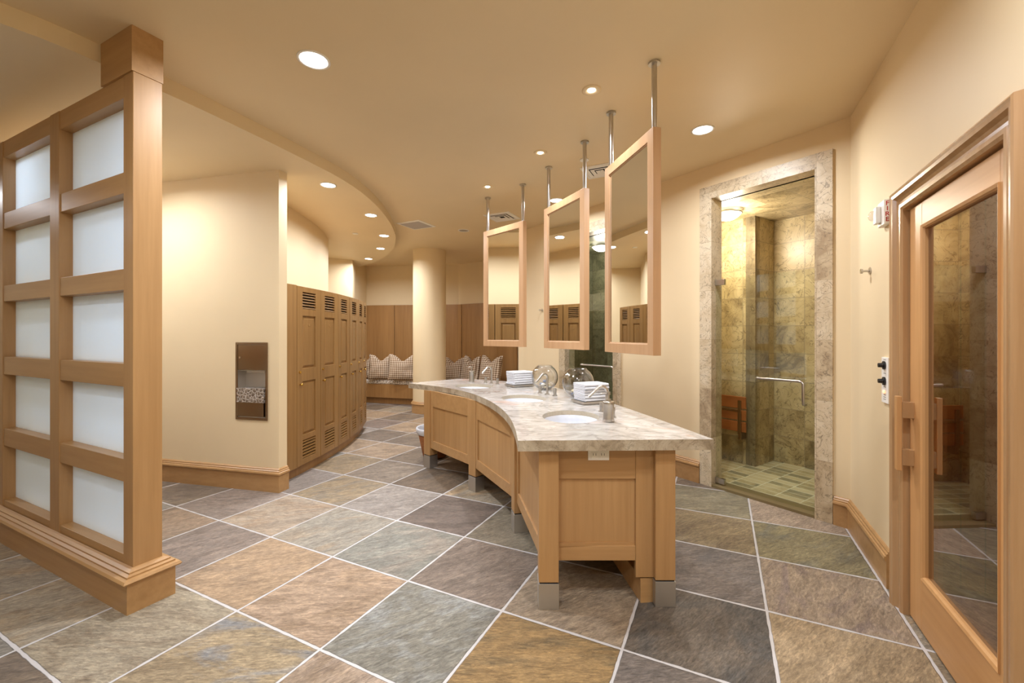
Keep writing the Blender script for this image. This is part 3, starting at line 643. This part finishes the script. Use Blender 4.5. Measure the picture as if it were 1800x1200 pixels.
# ---------------------------------------------------------------- lockers
lr, lc = 5.93, (-8.0, 5.15)
ys = [4.244, 4.663, 5.085, 5.480, 5.86, 6.235, 6.60]
pts = [(lc[0]+math.sqrt(lr*lr-(y-lc[1])**2), y) for y in ys]
def make_locker(w):
    t = empty('locker')
    dm = M['lz']; H0, H1 = .10, 1.92; st = .095; g = .006
    k_ = (1-.45/5.93)*w/2-.003
    MB().prism([(.003, .022), (w-.003, .022), (w/2+k_, .45), (w/2-k_, .45)], H0, H1).build('body', M['lz'], t)
    # door: stiles and rails round two louvres and two raised panels
    mb = MB(); zz = [(H0+.004, .165), (.352, .405), (.952, 1.084), (1.62, 1.69), (1.862, H1-.004)]
    mb.box(g, st, 0, .02, H0+.004, H1-.004); mb.box(w-st, w-g, 0, .02, H0+.004, H1-.004)
    for a, b in zz: mb.box(st, w-st, 0, .02, a, b)
    d = mb.build('door', M['lz'], t, bevel=.002)
    for a, b in ((.405, .952), (1.084, 1.62)):
        pb = MB(); pb.box(st, w-st, .017, .0185, a, b)
        i0, i1 = .008, .030
        xs = (st+i0, st+i1, w-st-i1, w-st-i0); zs = (a+i0, a+i1, b-i1, b-i0)
        vsx = [(xs[0], .017, zs[0]), (xs[3], .017, zs[0]), (xs[3], .017, zs[3]), (xs[0], .017, zs[3]), (xs[1], .004, zs[1]), (xs[2], .004, zs[1]), (xs[2], .004, zs[2]), (xs[1], .004, zs[2])]
        pb.add(vsx, [(4, 5, 6, 7), (0, 1, 5, 4), (1, 2, 6, 5), (2, 3, 7, 6), (3, 0, 4, 7)])
        pb.build('raised_panel', M['lz'], d)
    for a, b in ((.165, .352), (1.69, 1.862)):
        lb = MB(); n = 6; dz = (b-a)/n
        for k in range(n):
            zc = a+(k+.5)*dz
            lb.box(st, w-st, -.013, .013, -.003, .003, xf=Matrix.Translation((0, .012, zc)) @ Matrix.Rotation(R(38), 4, 'X'))
        lv = lb.build('louvre', M['lz'], d)
        MB().box(st, w-st, .019, .0215, a, b).build('vent_backing', M['dark'], lv)
    MB().cyl((.045, 0, 1.05), (.045, -.012, 1.05), .013).build('lock', M['brass'], d)
    MB().lathe([(.006, 0), (.006, .012), (.012, .018), (.014, .026), (.009, .034), (0, .036)], n=16, xf=Matrix.Translation((.045, 0, .925)) @ Matrix.Rotation(R(90), 4, 'X')).build('knob', M['brass'], d)
    MB().cyl((w/2, .005, 1.53), (w/2, .001, 1.53), .013).build('number_plate', M['lx'], d)
    return t
LB = ['maple locker nearest the cream wall corner, first of the row', 'second maple locker from the near end of the curved row', 'third maple locker from the near end of the curved row',
      'fourth maple locker, just past the dark gap in the row', 'fifth maple locker along the curved row', 'sixth and farthest maple locker, beside the far bench']
base_w = math.dist(pts[0], pts[1])
for i in range(6):
    w = math.dist(pts[i], pts[i+1]); a = math.atan2(pts[i+1][1]-pts[i][1], pts[i+1][0]-pts[i][0])
    t = make_locker(w-(.014 if i == 2 else 0)); t.location = (pts[i][0], pts[i][1], 0); t.rotation_euler = (0, 0, a)
    tag(t, LB[i], 'locker', 'maple lockers in the curved row')
pl = MB().sweep([(lc[0]+(lr-.05)*math.cos(a), lc[1]+(lr-.05)*math.sin(a)) for a in [math.asin((y-lc[1])/lr) for y in [4.05+.17*k for k in range(16)]]], [(0, 0), (0, .10), (-.02, .10), (-.02, 0)]).build('locker_plinth', M['bz'])
tag(pl, 'dark curved toe kick board running under the lockers', 'plinth')
fp = MB().prism([(-2.185, 4.04), (pts[0][0], pts[0][1]-.003), (pts[0][0]-.05, pts[0][1]+.0), (-2.25, 4.04)], .10, 1.92).build('locker_filler_panel', M['lz'])
tag(fp, 'plain upright filler board between cream wall and first locker', 'filler panel')

# ---------------------------------------------------------------- far bench, panels, cushions
def panel_seg(p, q, z0, z1, t, name, mat): 
    a = math.atan2(q[1]-p[1], q[0]-p[0]); ln = math.dist(p, q)
    return MB().box(.004, ln-.004, -t, 0, z0, z1).build(name, mat, loc=(p[0], p[1], 0), rz=a, bevel=.002)
def fx(px, P, Q):      # where the ray of a pixel column meets the line PQ in plan
    k = (px-900)/F; t = (k*P[1]-P[0])/((Q[0]-P[0])-k*(Q[1]-P[1])); return (P[0]+t*(Q[0]-P[0]), P[1]+t*(Q[1]-P[1]))
W0, W1, W2, W3 = (-3.35, 9.80), (-1.2, 9.53), (-.30, 8.88), (.11, 8.3)
segs = [(W0, fx(694, W0, W1), 'wall panel behind the left bench, next to the lockers'), (fx(694, W0, W1), fx(764, W0, W1), 'wall panel behind the left bench, next to the column'),
        (fx(765, W0, W1), fx(812, W1, W2), 'wall panel just right of the column'), (fx(813, W1, W2), W2, 'wide wall panel behind the right hand pillows'), (W2, W3, 'narrow wall panel at the right end of the far bench')]
for p, q, lb in segs:
    if lb.startswith('wall panel just'):
        o = MB().sweep([p, W1, q], [(0, .42), (0, 2.12), (.02, 2.12), (.02, .42)]).build('wall_panel', M['bz'])
    else: o = panel_seg(p, q, .30, 2.12, .02, 'wall_panel', M['bz'])
    tag(o, 'tall maple '+lb, 'wall panel', 'maple panels behind the far bench')
FR = [(-3.33, 9.09), (-1.95, 8.70), (-1.0, 8.22), (-.45, 7.75), (-.12, 7.3)]
bk = [(.09, 7.35), (.09, 8.2), (-.32, 8.84), (-1.21, 9.49), (-3.33, 9.76)]
bench = empty('bench', (-1.7, 8.9, 0), label='built in maple bench curving along the far wall behind the column', cat='bench')
def off(pl_, d):
    out = []
    for i, p in enumerate(pl_):
        a = Vector(pl_[max(i-1, 0)]); b = Vector(pl_[min(i+1, len(pl_)-1)]); t = (b-a).normalized(); out.append((p[0]-t.y*d, p[1]+t.x*d))
    return out
def rel(m):
    m.v = [(x+1.7, y-8.9, z) for x, y, z in m.v]; return m
rel(MB().prism(FR+bk, .13, .41)).build('seat_box', M['bz'], bench, bevel=.004)
rel(MB().prism(off(FR, .08)+bk, 0, .13)).build('toe_kick', M['bz'], bench)
for (pa, pb, lb, bb) in ((0, 1, 'left of the column', [(-3.30, 9.66), (-1.97, 9.50)]), (1, 4, 'right of the column', [(-1.94, 9.49), (-1.25, 9.40), (-.40, 8.76), (.03, 8.13), (.05, 7.4)])):
    fr = FR[pa:pb+1]
    poly = fr+bb[::-1]
    c = MB().prism(poly, .412, .50).build('bench_cushion', M['cushion'], bevel=.03, seg=3)
    tag(c, 'speckled grey seat cushion on the far bench '+lb, 'cushion', 'bench cushions')
def pillow_mesh(w, h, t, chop, seed, lean=0):
    mb = MB(); n = 22; rr = random.Random(seed); ph = rr.random()*6
    for side in (1, -1):
        vs = []
        for j in range(n+1):
            v = -1+2*j/n
            for i in range(n+1):
                u = -1+2*i/n
                x = .5*w*u*(1-.10*(1-v*v)*abs(u)); z = .5*h*v*(1-.06*(1-u*u))
                if v > 0: z -= chop*h*v*v*math.exp(-((u-.06)/.42)**2)
                y = side*.5*t*max(0, (1-u*u)*(1-v*v))**.36*(1-.5*max(0, v)*math.exp(-(u/.25)**2))
                nz = noise.noise(Vector((u*2.2+ph, v*2.2, side*3)))*.022*(1-max(abs(u), abs(v))**4)
                vs.append((x+nz*.5, y+nz*side, z+h/2))
        mb.add(vs, [(j*(n+1)+i, j*(n+1)+i+1, (j+1)*(n+1)+i+1, (j+1)*(n+1)+i) for j in range(n) for i in range(n)], True)
    return mb
PW = [(641, 9.13, .38, .50, 'brown checked pillow half hidden behind the lockers', -.3), (668, 8.90, .50, .54, 'brown checked pillow in the middle on the left bench', .05), (706, 8.69, .58, .55, 'wide brown checked pillow beside the column on the left bench', .0),
      (795, 8.66, .56, .50, 'brown checked pillow directly right of the column', -.45), (825, 8.34, .44, .54, 'narrow brown checked pillow behind the soap dispenser', -.7), (859, 8.02, .56, .56, 'brown checked pillow farthest right, behind the far faucet', -.75)]
for k, (px, Y, w, h, lb, rz) in enumerate(PW):
    o = pillow_mesh(w, h, .22, .24, k).build('pillow', M['check'], loc=((px-900)/F*Y, Y, .505), rz=rz)
    o.rotation_euler = (R(-10), 0, rz-.0); tag(o, lb, 'pillow', 'checked pillows on the far bench')

# ---------------------------------------------------------------- vanity island
ZS, ZT = .83, .885
inner = catmull([(x, y, 0) for x, y in [(.03, 2.15), (.016, 2.446), (-.022, 2.81), (-.098, 3.186), (-.22, 3.58), (-.42, 4.02), (-.70, 4.40), (-1.165, 4.80)]], 8)
outer = catmull([(x, y, 0) for x, y in [(-.66, 5.30), (-.16, 5.06), (.25, 4.70), (.50, 4.26), (.73, 3.56), (.90, 2.85), (1.03, 2.18)]], 8)
slab = [(p[0], p[1]) for p in inner]+[(p[0], p[1]) for p in outer]
SINKS = [((.385, 2.80), -8, 'nearest the camera'), ((.10, 3.62), 22, 'in the middle of the counter'), ((-.40, 4.50), 42, 'at the far end of the counter')]
SA, SBb = .185, .225
def ell(c, rot, a, b, n=48):
    r = R(rot); return [(c[0]+a*math.cos(t)*math.cos(r)-b*math.sin(t)*math.sin(r), c[1]+a*math.cos(t)*math.sin(r)+b*math.sin(t)*math.cos(r)) for t in [2*math.pi*k/n for k in range(n)]]
def slab_mesh():
    loops = [slab]+[ell(c, r, SA, SBb)[::-1] for c, r, _ in SINKS]; flat = [p for l in loops for p in l]
    tris = tessellate_polygon([[Vector((x, y, 0)) for x, y in l] for l in loops]); n = len(flat); mb = MB()
    vs = [(x, y, ZT) for x, y in flat]+[(x, y, ZS) for x, y in flat]
    def cc(t):
        p = [flat[i] for i in t]; ar = (p[1][0]-p[0][0])*(p[2][1]-p[0][1])-(p[2][0]-p[0][0])*(p[1][1]-p[0][1]); return t if ar > 0 else t[::-1]
    T = [cc(tuple(t)) for t in tris]
    mb.add(vs, T+[tuple(i+n for i in t[::-1]) for t in T])
    nt_ = len(mb.f); o = 0
    for l in loops:
        m = len(l); mb.add([], [])
        for i in range(m): mb.f.append((o+i, o+(i+1) % m, n+o+(i+1) % m, n+o+i)); mb.smooth.append(False)
        o += m
    return mb, nt_
mb, ntf = slab_mesh(); ct = mb.build('countertop', [M['marble'], M['marble_edge'], M['cut']])
for k, p in enumerate(ct.data.polygons):
    if abs(p.normal.z) < .5: p.material_index = 1 if k < ntf+len(slab) else 2
tag(ct, 'crescent shaped cream marble countertop on the wooden vanity island', 'countertop')
for c, r, lb in SINKS:
    mb = MB(); prof = [(.992, 0), (.975, -.004), (.96, -.03), (.90, -.08), (.74, -.125), (.5, -.148), (.15, -.156), (0, -.157)]
    vs = []; n = 48
    for s_, z in prof: vs += [(x-c[0], y-c[1], z-.0) for x, y in ell(c, r, SA*s_, SBb*s_, n)]
    mb.add(vs, [(i*n+k, i*n+(k+1) % n, (i+1)*n+(k+1) % n, (i+1)*n+k) for i in range(len(prof)-1) for k in range(n)], True)
    t = empty('sink', (c[0], c[1], ZT-.030), label='white oval undermount sink '+lb, cat='sink', group='sinks in the marble counter')
    mb.build('basin', M['porcelain'], t)
    MB().lathe([(0, -.150), (.022, -.150), (.026, -.154)], n=20).build('drain', M['chrome'], t)

isl = empty('vanity_cabinet', (.4, 3.4, 0), label='curved maple vanity island base with steel shod legs', cat='vanity cabinet')
def relc(m): m.v = [(x-.4, y-3.4, z) for x, y, z in m.v]; return m
LEG = [((.190, 2.254), 0), ((.056, 3.118), 12), ((-.328+.0, 3.928), 43), ((-.880, 4.618), 48)]
OLEG = [((.800, 2.275), 0), ((.66, 3.25), 14), ((.30, 4.28), 42), ((-.52, 5.03), 55)]
for (x, y), r in LEG+OLEG:
    xf = Matrix.Translation((x-.4, y-3.4, 0)) @ Matrix.Rotation(R(r), 4, 'Z')
    w2 = .0515 if (x, y) in [l[0] for l in LEG] else .052
    lg = MB().box(-w2, w2, -w2, w2, .139, ZS, xf=xf).build('leg', M['wz'], isl, bevel=.002)
    MB().box(-w2-.001, w2+.001, -w2-.001, w2+.001, 0, .132, xf=xf).build('metal_foot', M['foot'], lg, bevel=.001)
    MB().box(-w2+.004, w2-.004, -w2+.004, w2-.004, .12, .142, xf=xf).build('shadow_gap', M['dark'], lg)
def framed_panel(p, q, inset, zb=.217, hide_left=0):
    """frame and panel between two leg centres; outward side is to the right of p->q"""
    a = math.atan2(q[1]-p[1], q[0]-p[0]); ln = math.dist(p, q); xf = Matrix.Translation((p[0]-.4, p[1]-3.4, 0)) @ Matrix.Rotation(a, 4, 'Z')
    g = .045; s = .06
    y0, y1 = -inset, -inset+.022
    for xa_, xb_ in ((g, g+s), (ln-g-s, ln-g)): MB().box(xa_, xb_, y0, y1, zb, ZS, xf=xf).build('panel_stile', M['wz'], isl, bevel=.0015)
    MB().box(g+s, ln-g-s, y0, y1, zb, zb+.085, xf=xf).build('panel_rail', M['wx'], isl, bevel=.0015)
    MB().box(g+s, ln-g-s, y0, y1, .665, ZS, xf=xf).build('panel_rail', M['wx'], isl, bevel=.0015)
    MB().box(g+s-.005, ln-g-s+.005, y0+.012, y1, zb+.08, .67, xf=xf).build('panel', M['wz'], isl)
for i in range(3): framed_panel(LEG[i+1][0], LEG[i][0], .030)
# outer side panels and the closed plinth below them
for i in range(3): framed_panel(OLEG[i][0], OLEG[i+1][0], .020, .13)
framed_panel(LEG[3][0], LEG[3][0], 0) if False else None
framed_panel(OLEG[3][0], LEG[3][0], .020)
# near end: panel with top and bottom rails, one wide stile beside the outer leg
y0 = 2.262
def bx(*a): return relc(MB().box(*a))
bx(.236, .272, y0+.02, y0+.04, .22, ZS).build('panel_stile', M['wz'], isl)
bx(.655, .752, y0-.004, y0+.03, .135, ZS).build('panel_stile', M['wz'], isl, bevel=.0015)
bx(.240, .655, y0, y0+.022, .222, .300).build('panel_rail', M['wx'], isl, bevel=.0015)
bx(.240, .655, y0, y0+.022, .655, ZS).build('panel_rail', M['wx'], isl, bevel=.0015)
bx(.235, .660, y0+.012, y0+.026, .295, .66).build('panel', M['wz'], isl)
sp_ = [OLEG[0][0], OLEG[1][0], OLEG[2][0], OLEG[3][0]]
relc(MB().sweep([(.715, 2.262)]+[(x-.05, y-.02) for x, y in sp_[1:]], [(-.035, 0), (-.035, .128), (.035, .128), (.035, 0)])).build('plinth', M['wx'], isl, bevel=.002)
bp_ = [l[0] for l in LEG]+[l[0] for l in OLEG[::-1]]
relc(MB().prism([(x, y) for x, y in bp_], .30, .315)).build('bottom_board', M['wx'], isl)
# pipes glimpsed under the cabinet
q = (1052-900)/F*2.26
ou = empty('power_outlet', (q, y0-.001, .793), label='white double socket under the near edge of the counter', cat='socket')
MB().box(-.056, .056, -.006, 0, -.038, .036).build('cover_plate', M['white'], ou, bevel=.002)
for sx in (-.022, .022):
    f_ = MB().box(sx-.017, sx+.017, -.0085, -.006, -.028, .006).build('socket_face', M['white'], ou, bevel=.001)
    MB().box(sx-.008, sx-.006, -.0095, -.008, -.012, .0).build('slot', M['dark'], f_); MB().box(sx+.006, sx+.008, -.0095, -.008, -.012, .0).build('slot', M['dark'], f_)

# laundry basket behind the far leg
bk_ = empty('wicker_basket', (-.905, 5.02, 0), label='wicker basket with a white liner beyond the far leg of the vanity', cat='basket')
MB().lathe([(0, .005), (.13, .005), (.14, .02), (.20, .30), (.195, .30), (.135, .02), (0, .012)]).build('basket_wall', M['wicker'], bk_)
MB().lathe([(.203, .275), (.212, .29), (.222, .335), (.214, .35), (.200, .345), (.188, .30), (.15, .12), (0, .08)]).build('liner', M['towel'], bk_)

# faucets
def make_faucet():
    t = empty('faucet')
    mb = MB(); path = [(0, 0, .0), (0, 0, .14)]
    for k in range(0, 13):
        a = R(180-k*11.5); path.append((-(.035+.035*math.cos(a)), 0, .14+.035*math.sin(a)) if False else (-.038+.038*math.cos(R(k*11.5)), 0, .15+.038*math.sin(R(k*11.5))))
    e = Vector(path[-1]); dv = (e-Vector(path[-2])).normalized(); path.append(tuple(e+dv*.085))
    mb.tube(path, .0105, 16); mb.cyl((0, 0, 0), (0, 0, .008), .022); mb.build('spout', M['steel'], t)
    for s_ in (-1, 1):
        m2 = MB(); m2.cyl((.0, s_*.105, 0), (.0, s_*.105, .006), .022); m2.cyl((0, s_*.105, .006), (0, s_*.105, .038), .014); m2.cyl((0, s_*.105, .040), (0, s_*.105, .066), .0155)
        m2.cyl((0, s_*.105, .055), (.045, s_*.105, .058), .004, n=10) if s_ > 0 else None
        m2.build('handle', M['steel'], t)
    return t
f0 = make_faucet()
for k, (x, y, r, lb) in enumerate([(.640, 2.875, 8, 'behind the near soap dispenser'), (.319, 3.86, 35, 'in front of the far glass bowl'), (-.229, 4.76, 42, 'in front of the far pillows')]):
    o = f0 if k == 0 else copy_tree(f0)
    o.location = (x, y, ZT); o.rotation_euler = (0, 0, R(r)); tag(o, 'brushed steel gooseneck faucet with two handles '+lb, 'faucet', 'faucets on the marble counter')
# soap dispensers
def make_soap():
    t = empty('soap_dispenser')
    MB().lathe([(0, 0), (.034, 0), (.036, .004), (.0345, .02), (.031, .06), (.0335, .105), (.036, .122), (.034, .126), (.012, .127), (0, .127)], n=16).build('bottle', M['steel'], t)
    p = MB(); p.cyl((0, 0, .126), (0, 0, .140), .016); p.cyl((0, 0, .14), (0, 0, .165), .006); p.cyl((0, 0, .165), (0, 0, .182), .012); p.tube([(0, 0, .175), (-.03, .012, .174), (-.045, .02, .166)], .004)
    p.build('pump', M['steel'], t); return t
s0 = make_soap(); s0.location = (.595, 2.63, ZT); tag(s0, 'fluted steel soap pump on the near part of the marble counter', 'soap dispenser', 'steel soap dispensers')
s1 = copy_tree(s0); s1.location = (-.463, 4.90, ZT); s1.scale = (.92, .92, 1); tag(s1, 'plain steel soap pump at the far end in front of the checked pillows', 'soap dispenser', 'steel soap dispensers')
# towel trays
def towel_stack(x, y, rz, w, d, nt_, lb):
    c, s = math.cos(rz), math.sin(rz)
    t = empty('towel_tray', (x, y, ZT), rz, label='steel tray under the folded hand towels '+lb, cat='tray', group='steel towel trays')
    MB().box(-w/2-.014, w/2+.014, -d/2-.014, d/2+.014, .006, .024).build('tray_dish', M['steel'], t, bevel=.003)
    MB().box(-w/2+.0, w/2-.0, -d/2+.0, d/2, 0, .006).build('tray_foot', M['foot'], t)
    for k in range(nt_):
        z = .0245+k*.0225; rr = random.Random(k*7+int(x*100)); dx, dy = rr.uniform(-.003, .003), rr.uniform(-.003, .003)
        mb = MB()
        for hh in (0, 1):
            z0_ = hh*.0108
            prof_ = [(-w/2, z0_+.003), (-w/2+.003, z0_+.0002), (w/2-.003, z0_+.0002), (w/2, z0_+.003), (w/2, z0_+.008), (w/2-.004, z0_+.0106), (-w/2+.004, z0_+.0106), (-w/2, z0_+.008)]
            vs = [(px_, y_, z_) for y_ in (-d/2, d/2) for px_, z_ in prof_]; n = len(prof_)
            mb.add(vs, [(i, (i+1) % n, n+(i+1) % n, n+i) for i in range(n)]+[tuple(range(n)), tuple(range(n, 2*n))[::-1]])
        # rounded fold joining the two layers
        mb.cyl((-w/2+.004, -d/2, .0108), (w/2-.004, -d/2, .0108), .0102, n=14)
        o = mb.build('folded_towel', M['towel'], loc=(x+dx*c-dy*s, y+dx*s+dy*c, ZT+z), rz=rz+rr.uniform(-.015, .015), bevel=.002)
        pos = ['lowest', 'second from the bottom', 'third from the bottom', 'fourth from the bottom', 'fifth from the bottom', 'topmost'][k]
        tag(o, 'white folded towel, %s, %s' % (pos, lb), 'towel', 'folded hand towels '+lb)
towel_stack(.625, 3.375, R(22), .225, .16, 6, 'beside the near glass bowl')
towel_stack(.082, 4.50, R(30), .235, .16, 6, 'left of the far glass bowl')
# glass bowls with pebbles
def bowl(x, y, r, lb, sd):
    t = MB(); pr = []
    zc = r*.93
    for k in range(0, 17):
        a = R(-64+k*(64+58)/16); pr.append((r*math.cos(a), zc+r*math.sin(a)))
    th = .004; outer_ = [(0, pr[0][1]), ]+pr; inner_ = [(max(.001, p[0]-th), p[1]+(th if i < 3 else 0)) for i, p in enumerate(pr)][::-1]+[(0, pr[0][1]+th*2)]
    o = MB().lathe(outer_+[(pr[-1][0]+.004, pr[-1][1]+.003), (pr[-1][0], pr[-1][1]+.006)]+inner_, n=48).build('glass_bowl', M['bowl'], loc=(x, y, ZT-pr[0][1]+.001))
    tag(o, 'round clear glass bowl holding pebbles and shells, '+lb, 'glass bowl', 'glass bowls on the counter')
    rr = random.Random(sd); base = ZT+.016; n = 0
    spots_ = [(0, 0, 0, 0)]+[(.046, k*2*math.pi/5+sd, 1.57, 0) for k in range(5)]+[(.034, k*math.pi/2+sd*.5, 0, .029) for k in range(4)]+[(.0, 0, 1, .058)]
    for rad_, a, turn, dz_ in spots_:
        q_ = rad_*r/.138
        m_ = STONES[rr.randrange(4)]
        s_ = bpy.data.objects.new('pebble', m_); COL.objects.link(s_); s_.location = (x+q_*math.cos(a), y+q_*math.sin(a), base+.006+dz_)
        s_.rotation_euler = (0, 0, a+turn); s_.scale = (1.12, 1.12, 1.12)
        tag(s_, 'small smooth pebble in the glass bowl '+lb, 'pebble', 'pebbles in the glass bowl '+lb)
def stone_mesh(i, colr):
    import bmesh
    bm = bmesh.new(); bmesh.ops.create_icosphere(bm, subdivisions=3, radius=1)
    for v in bm.verts:
        d = 1+.18*noise.noise(v.co*1.3+Vector((i*5, 0, 0))); v.co = Vector((v.co.x*.023*d, v.co.y*.017*d, v.co.z*.012*d))
    me = bpy.data.meshes.new('pebble'); bm.to_mesh(me); bm.free()
    for p in me.polygons: p.use_smooth = True
    me.materials.append(plain('pebble_%d' % i, colr, .35)); return me
STONES = [stone_mesh(0, (226, 220, 206)), stone_mesh(1, (92, 104, 128)), stone_mesh(2, (206, 190, 150)), stone_mesh(3, (60, 68, 84))]
bowl(.575, 3.72, .138, 'behind the near towel stack', 3)
bowl(.325, 4.24, .132, 'the farther one, behind the middle faucet', 5)

# ---------------------------------------------------------------- hanging mirrors
def hanging_mirror(xl, yl, xr, yr, lb):
    """left and right ends of the front face in plan"""
    a = math.atan2(yr-yl, xr-xl); w = math.dist((xl, yl), (xr, yr)); zb, zt_ = 1.298, 2.627; fw = .072; T = .052
    t = empty('hanging_mirror', (xl, yl, 0), a, label=lb, cat='mirror', group='framed mirrors hanging over the island')
    mb = MB(); mb.sweep([(0, zb), (0, zt_), (w, zt_), (w, zb)], [(0, 0), (fw-.008, 0), (fw-.008, -.006), (fw, -.008), (fw, -T+.008), (fw-.008, -T), (0, -T)], closed=True, plane='xz')
    mb.build('frame', M['mz'], t, bevel=.0015)
    MB().box(fw-.004, w-fw+.004, .012, .016, zb+fw-.004, zt_-fw+.004).build('mirror_glass', M['mirror'], t)
    MB().box(fw-.004, w-fw+.004, .018, T-.012, zb+fw-.004, zt_-fw+.004).build('backing', M['mz'], t)
    for x in (.05, w-.03):
        r_ = MB().cyl((x, T/2, zt_-.001), (x, T/2, CEIL-.001), .016).build('rod', M['steel'], t)
        m2 = MB(); m2.cyl((x, T/2, CEIL-.012), (x, T/2, CEIL), .034); m2.build('flange', M['steel'], r_)
hanging_mirror(.677, 3.115, .818, 2.474, 'maple framed mirror on steel rods, the largest and nearest of three')
hanging_mirror(.306, 4.10, .59, 3.49, 'maple framed mirror on steel rods, the middle of three')
hanging_mirror(-.334, 4.977, .1165, 4.485, 'maple framed mirror on steel rods, farthest of three, before the column')

# ---------------------------------------------------------------- ceiling fittings
def downlight(x, y, z, r, power, lb, grp, big=True, lit=True, aim=(0, 0)):
    t = empty('recessed_downlight', (x, y, z), 0, label=lb, cat='downlight', group=grp)
    if big:
        MB().lathe([(r, 0), (r+.001, -.004), (r-.012, -.006), (r-.016, -.002), (r-.016, 0)]).build('trim_ring', M['white'], t)
        MB().lathe([(r-.015, -.0015), (r*.6, -.004), (0, -.005)]).build('lens', M['lens'] if lit else M['foot'], t)
        if lit: area_light('lamp', t, (0, 0, -.012), (r-.015)*2, power, 165, rot=(aim[0], aim[1], 0))
    else:
        MB().lathe([(r, 0), (r, -.005), (r-.010, -.010), (r*.45, -.003), (r*.40, 0)]).build('trim_ring', M['ceil'], t)
        MB().lathe([(r*.40, -.003), (r*.3, -.006), (0, -.008)]).build('lens', M['lens'] if lit else M['foot'], t)
        if lit: area_light('lamp', t, (0, 0, -.014), r*.62, power, 130)
    return t
g1, g2, g3 = 'large bright downlights in the main ceiling', 'small downlights above the island', 'downlights in the curved lower ceiling'
downlight(-1.155, 2.485, CEIL, .09, P_DOWN, 'large bright downlight in the ceiling near the timber screen', g1)
downlight(1.486, 3.326, CEIL, .085, P_DOWN*.72, 'large bright downlight in the ceiling before the near shower', g1)
downlight(.525, 5.05, CEIL, .085, P_DOWN*.5, 'large downlight just above the top of the middle mirror', g1)
downlight(.52, 2.79, CEIL, .062, P_SMALL, 'small downlight in the ceiling left of the nearest mirror rod', g2, False)
downlight(.249, 3.74, CEIL, .06, P_SMALL, 'small downlight in the ceiling above the middle mirror', g2, False)
downlight(-.263, 4.59, CEIL, .06, P_SMALL, 'small downlight in the ceiling above the farthest mirror', g2, False)
downlight(-.735, 6.49, CEIL, .085, 0, 'unlit dark downlight in the ceiling left of the farthest mirror', g1, True, False)
for k, (x, y) in enumerate([(-1.834, 4.258), (-1.758, 5.317), (-1.92, 6.40), (-2.257, 7.33), (-2.79, 8.30)]):
    downlight(x, y, SOFF, .08, P_SOFFIT, ['nearest', 'second nearest', 'third', 'fourth', 'farthest'][k]+' of five downlights curving along the lower ceiling', g3)
# more of the same fittings outside the picture: behind the screen, and added ones behind the camera for fill light
for x, y in ((-3.35, 3.5), (-4.6, 3.9), (-5.9, 3.6)):
    downlight(x, y, SOFF, .08, P_SOFFIT*(.8 if x > -4 else 1.6), 'downlight in the lower ceiling behind the timber screen', g3)
for x, y in ((-2.3, .9), (-.3, .6), (1.0, .9), (-1.3, -1.0), (.2, -1.2)):
    downlight(x, y, CEIL, .09, P_DOWN*.55, 'added fill downlight, out of view, in the main ceiling behind the camera', g1)
for x, y, z, lb in ((.66, 3.89, CEIL, 'round white sprinkler cover in the ceiling between two mirror rods'), (-2.30, 6.26, SOFF, 'small sprinkler cover in the curved lower ceiling')):
    o = MB().cyl((0, 0, -.008), (0, 0, 0), .04, n=28).build('sprinkler_cover', M['white'], loc=(x, y, z)); tag(o, lb, 'sprinkler cover')
def vent(x, y, w, lb, kind):
    t = empty('ceiling_vent', (x, y, CEIL), TH, label=lb, cat='air vent')
    MB().sweep([(-w/2, -w/2), (-w/2, w/2), (w/2, w/2), (w/2, -w/2)], [(0, 0), (0, -.006), (.03, -.012), (.03, 0)], closed=True).build('frame', M['white'], t)
    if kind == 'plain':
        MB().box(-w/2+.03, w/2-.03, -w/2+.03, w/2-.03, -.008, -.002).build('grille', M['ventgrey'], t)
    else:
        MB().box(-w/2+.03, w/2-.03, -w/2+.03, w/2-.03, -.001, 0).build('duct_backing', M['dark'], t)
        for k in range(3):
            s_ = w/2-.032-k*.045
            MB().sweep([(-s_, -s_), (-s_, s_), (s_, s_), (s_, -s_)], [(0, -.010), (.032, -.004), (.034, -.006), (.002, -.012)], closed=True).build('louvre_ring', M['white'], t)
vent(.86, 4.15, .32, 'square white ceiling vent behind the nearest mirror rod', 'd')
vent(-.13, 5.75, .38, 'square stepped ceiling diffuser above the farthest mirror', 'd')
vent(-1.38, 6.16, .40, 'flat grey ceiling grille beside the curved lower ceiling', 'plain')
